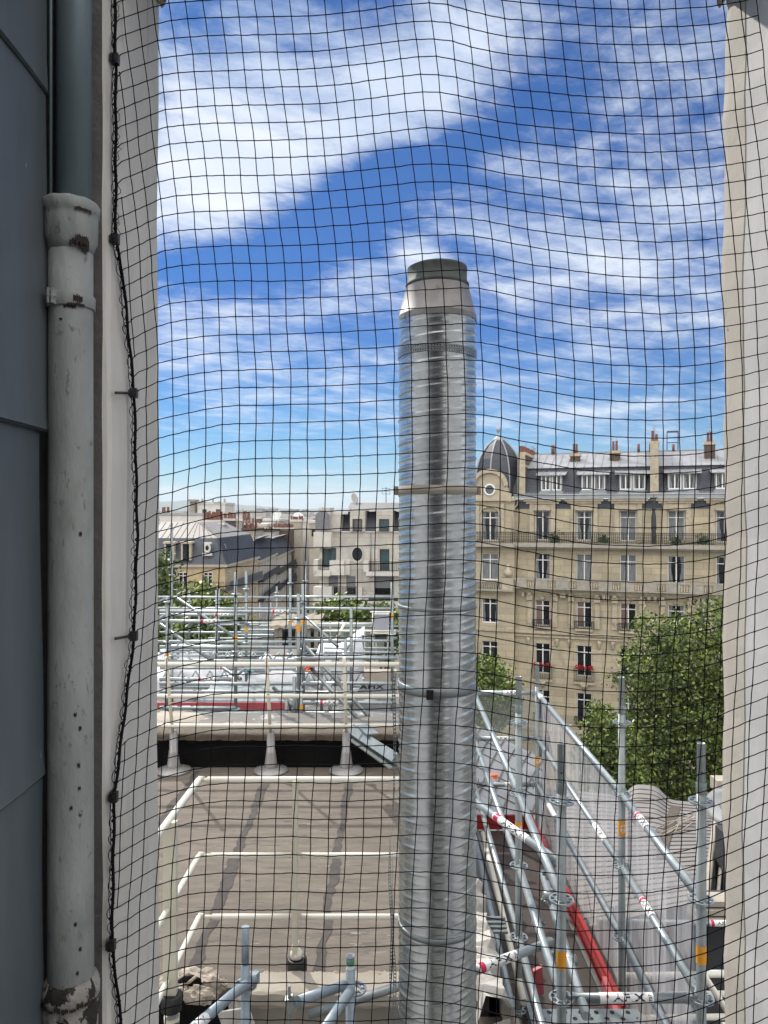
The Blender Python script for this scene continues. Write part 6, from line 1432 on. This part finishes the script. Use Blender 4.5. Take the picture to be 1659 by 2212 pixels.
def tree(name, label, base, lobes, n, leaf, seed, tr_=.3, clump=.55, m_='leaf', limbs=8):
    t = thing(name, label, 'tree', base, 0, 'street trees')
    lob = [(x-base[0], y-base[1], z-base[2], a, b_, c) for x, y, z, a, b_, c in lobes]
    put(crown_mesh(lob, n, leaf, seed, clump, m_), 'crown', t); q = random.Random(seed); m = MB(); zt_ = max(l[2] for l in lob)
    m.tube([(0, 0, 0), (.1, 0, zt_*.25), (-.1, .1, zt_*.5), (.1, 0, zt_*.9)], [tr_, tr_*.8, tr_*.6, tr_*.15], 9)
    for k in range(limbs):
        l = lob[q.randrange(len(lob))]; s = zt_*q.uniform(.3, .65); e = Vector(l[:3]); a = Vector((0, 0, s)); md = a+(e-a)*.5+Vector((q.uniform(-.4, .4), q.uniform(-.4, .4), .5)); m.tube([a, md, e], [tr_*.4, tr_*.26, tr_*.07], 6)
    m.build('trunk', 'bark', t); return t
def lob(px, py, r, Y, k=1.0): s = r/F*Y; return (XO(px, Y), Y+random.uniform(-1, 1), ZO(py, Y), s*k, s, s)
Y = 38
tree('plane_tree', 'big leafy plane tree in front of the stone house, reaching the right pier', (XO(1470, Y), Y, 0), [lob(*a, Y) for a in [(1440, 1370, 48), (1390, 1345, 26), (1545, 1350, 55), (1400, 1430, 60), (1480, 1450, 75), (1570, 1450, 80), (1440, 1530, 85), (1530, 1560, 90), (1400, 1620, 85), (1490, 1660, 90), (1590, 1620, 90), (1345, 1470, 24), (1620, 1400, 60), (1440, 1740, 90), (1560, 1750, 90)]], 52000, .12, 3, .35, .33, limbs=14)
tree('young_tree', 'smaller light green tree at the foot of the stone house, left of the big one', (XO(1312, 35), 35, 0), [lob(*a, 35) for a in [(1305, 1565, 36), (1290, 1615, 34), (1335, 1600, 40), (1310, 1660, 55), (1280, 1700, 40), (1350, 1690, 50)]], 13000, .105, 5, .2, .26)
tree('street_tree', 'round green tree just right of the flue, above the scaffold mesh', (XO(1055, 42), 42, 0), [lob(*a, 42) for a in [(1050, 1462, 40), (1075, 1480, 30), (1030, 1500, 45), (1060, 1530, 50)]], 9000, .13, 7, .22, .36)
tree('street_tree', 'street tree crown behind the scaffold tubes below the corner house', (XO(430, 60), 60, 0), [lob(*a, 60) for a in [(425, 1300, 34), (400, 1320, 30), (455, 1325, 34), (430, 1350, 40), (380, 1345, 24)]], 5200, .24, 9, .28, .6)
tree('street_tree', 'dark low tree at the far left behind the lowest diagonal brace', (XO(380, 52), 52, 0), [lob(*a, 52) for a in [(365, 1375, 30), (395, 1385, 34), (350, 1350, 26), (480, 1365, 34), (440, 1390, 40)]], 5200, .24, 10, .28, .6, 'leaf_dark')
tree('street_tree', 'narrow tree cut off by the grey pier beside the corner house', (XO(340, 70), 70, 0), [lob(*a, 70) for a in [(338, 1225, 25), (330, 1260, 32), (345, 1290, 34)]], 3000, .26, 11, .25, .7, 'leaf_dark')
tree('street_tree', 'low wide tree below the modern building, left of the flue', (XO(760, 50), 50, 0), [lob(*a, 50) for a in [(748, 1312, 18), (720, 1330, 22), (760, 1335, 26), (800, 1335, 22), (740, 1360, 36), (790, 1370, 36)]], 4200, .20, 13, .25, .5)
tree('street_tree', 'small dark tree just left of the flue, behind the air conditioning box', (XO(835, 48), 48, 0), [lob(*a, 48) for a in [(822, 1330, 20), (850, 1345, 26), (830, 1380, 36)]], 2600, .20, 14, .25, .5, 'leaf_dark')

# ================================================================ air
b = MB(); b.box(-6400, 6400, -500, 9500, -2, 225); hz = b.build('haze', 'ink'); hz['kind'] = 'stuff'; hz['label'] = 'thin summer haze over the far roofs'; hz['category'] = 'haze'
hm = bpy.data.materials.new('haze_air'); hm.use_nodes = True; hn = hm.node_tree; hn.nodes.clear(); ho = hn.nodes.new('ShaderNodeOutputMaterial'); hv = hn.nodes.new('ShaderNodeVolumePrincipled')
hv.inputs['Color'].default_value = (.80, .90, 1, 1); hv.inputs['Density'].default_value = .00014; hn.links.new(hv.outputs[0], ho.inputs['Volume']); hz.data.materials.clear(); hz.data.materials.append(hm)
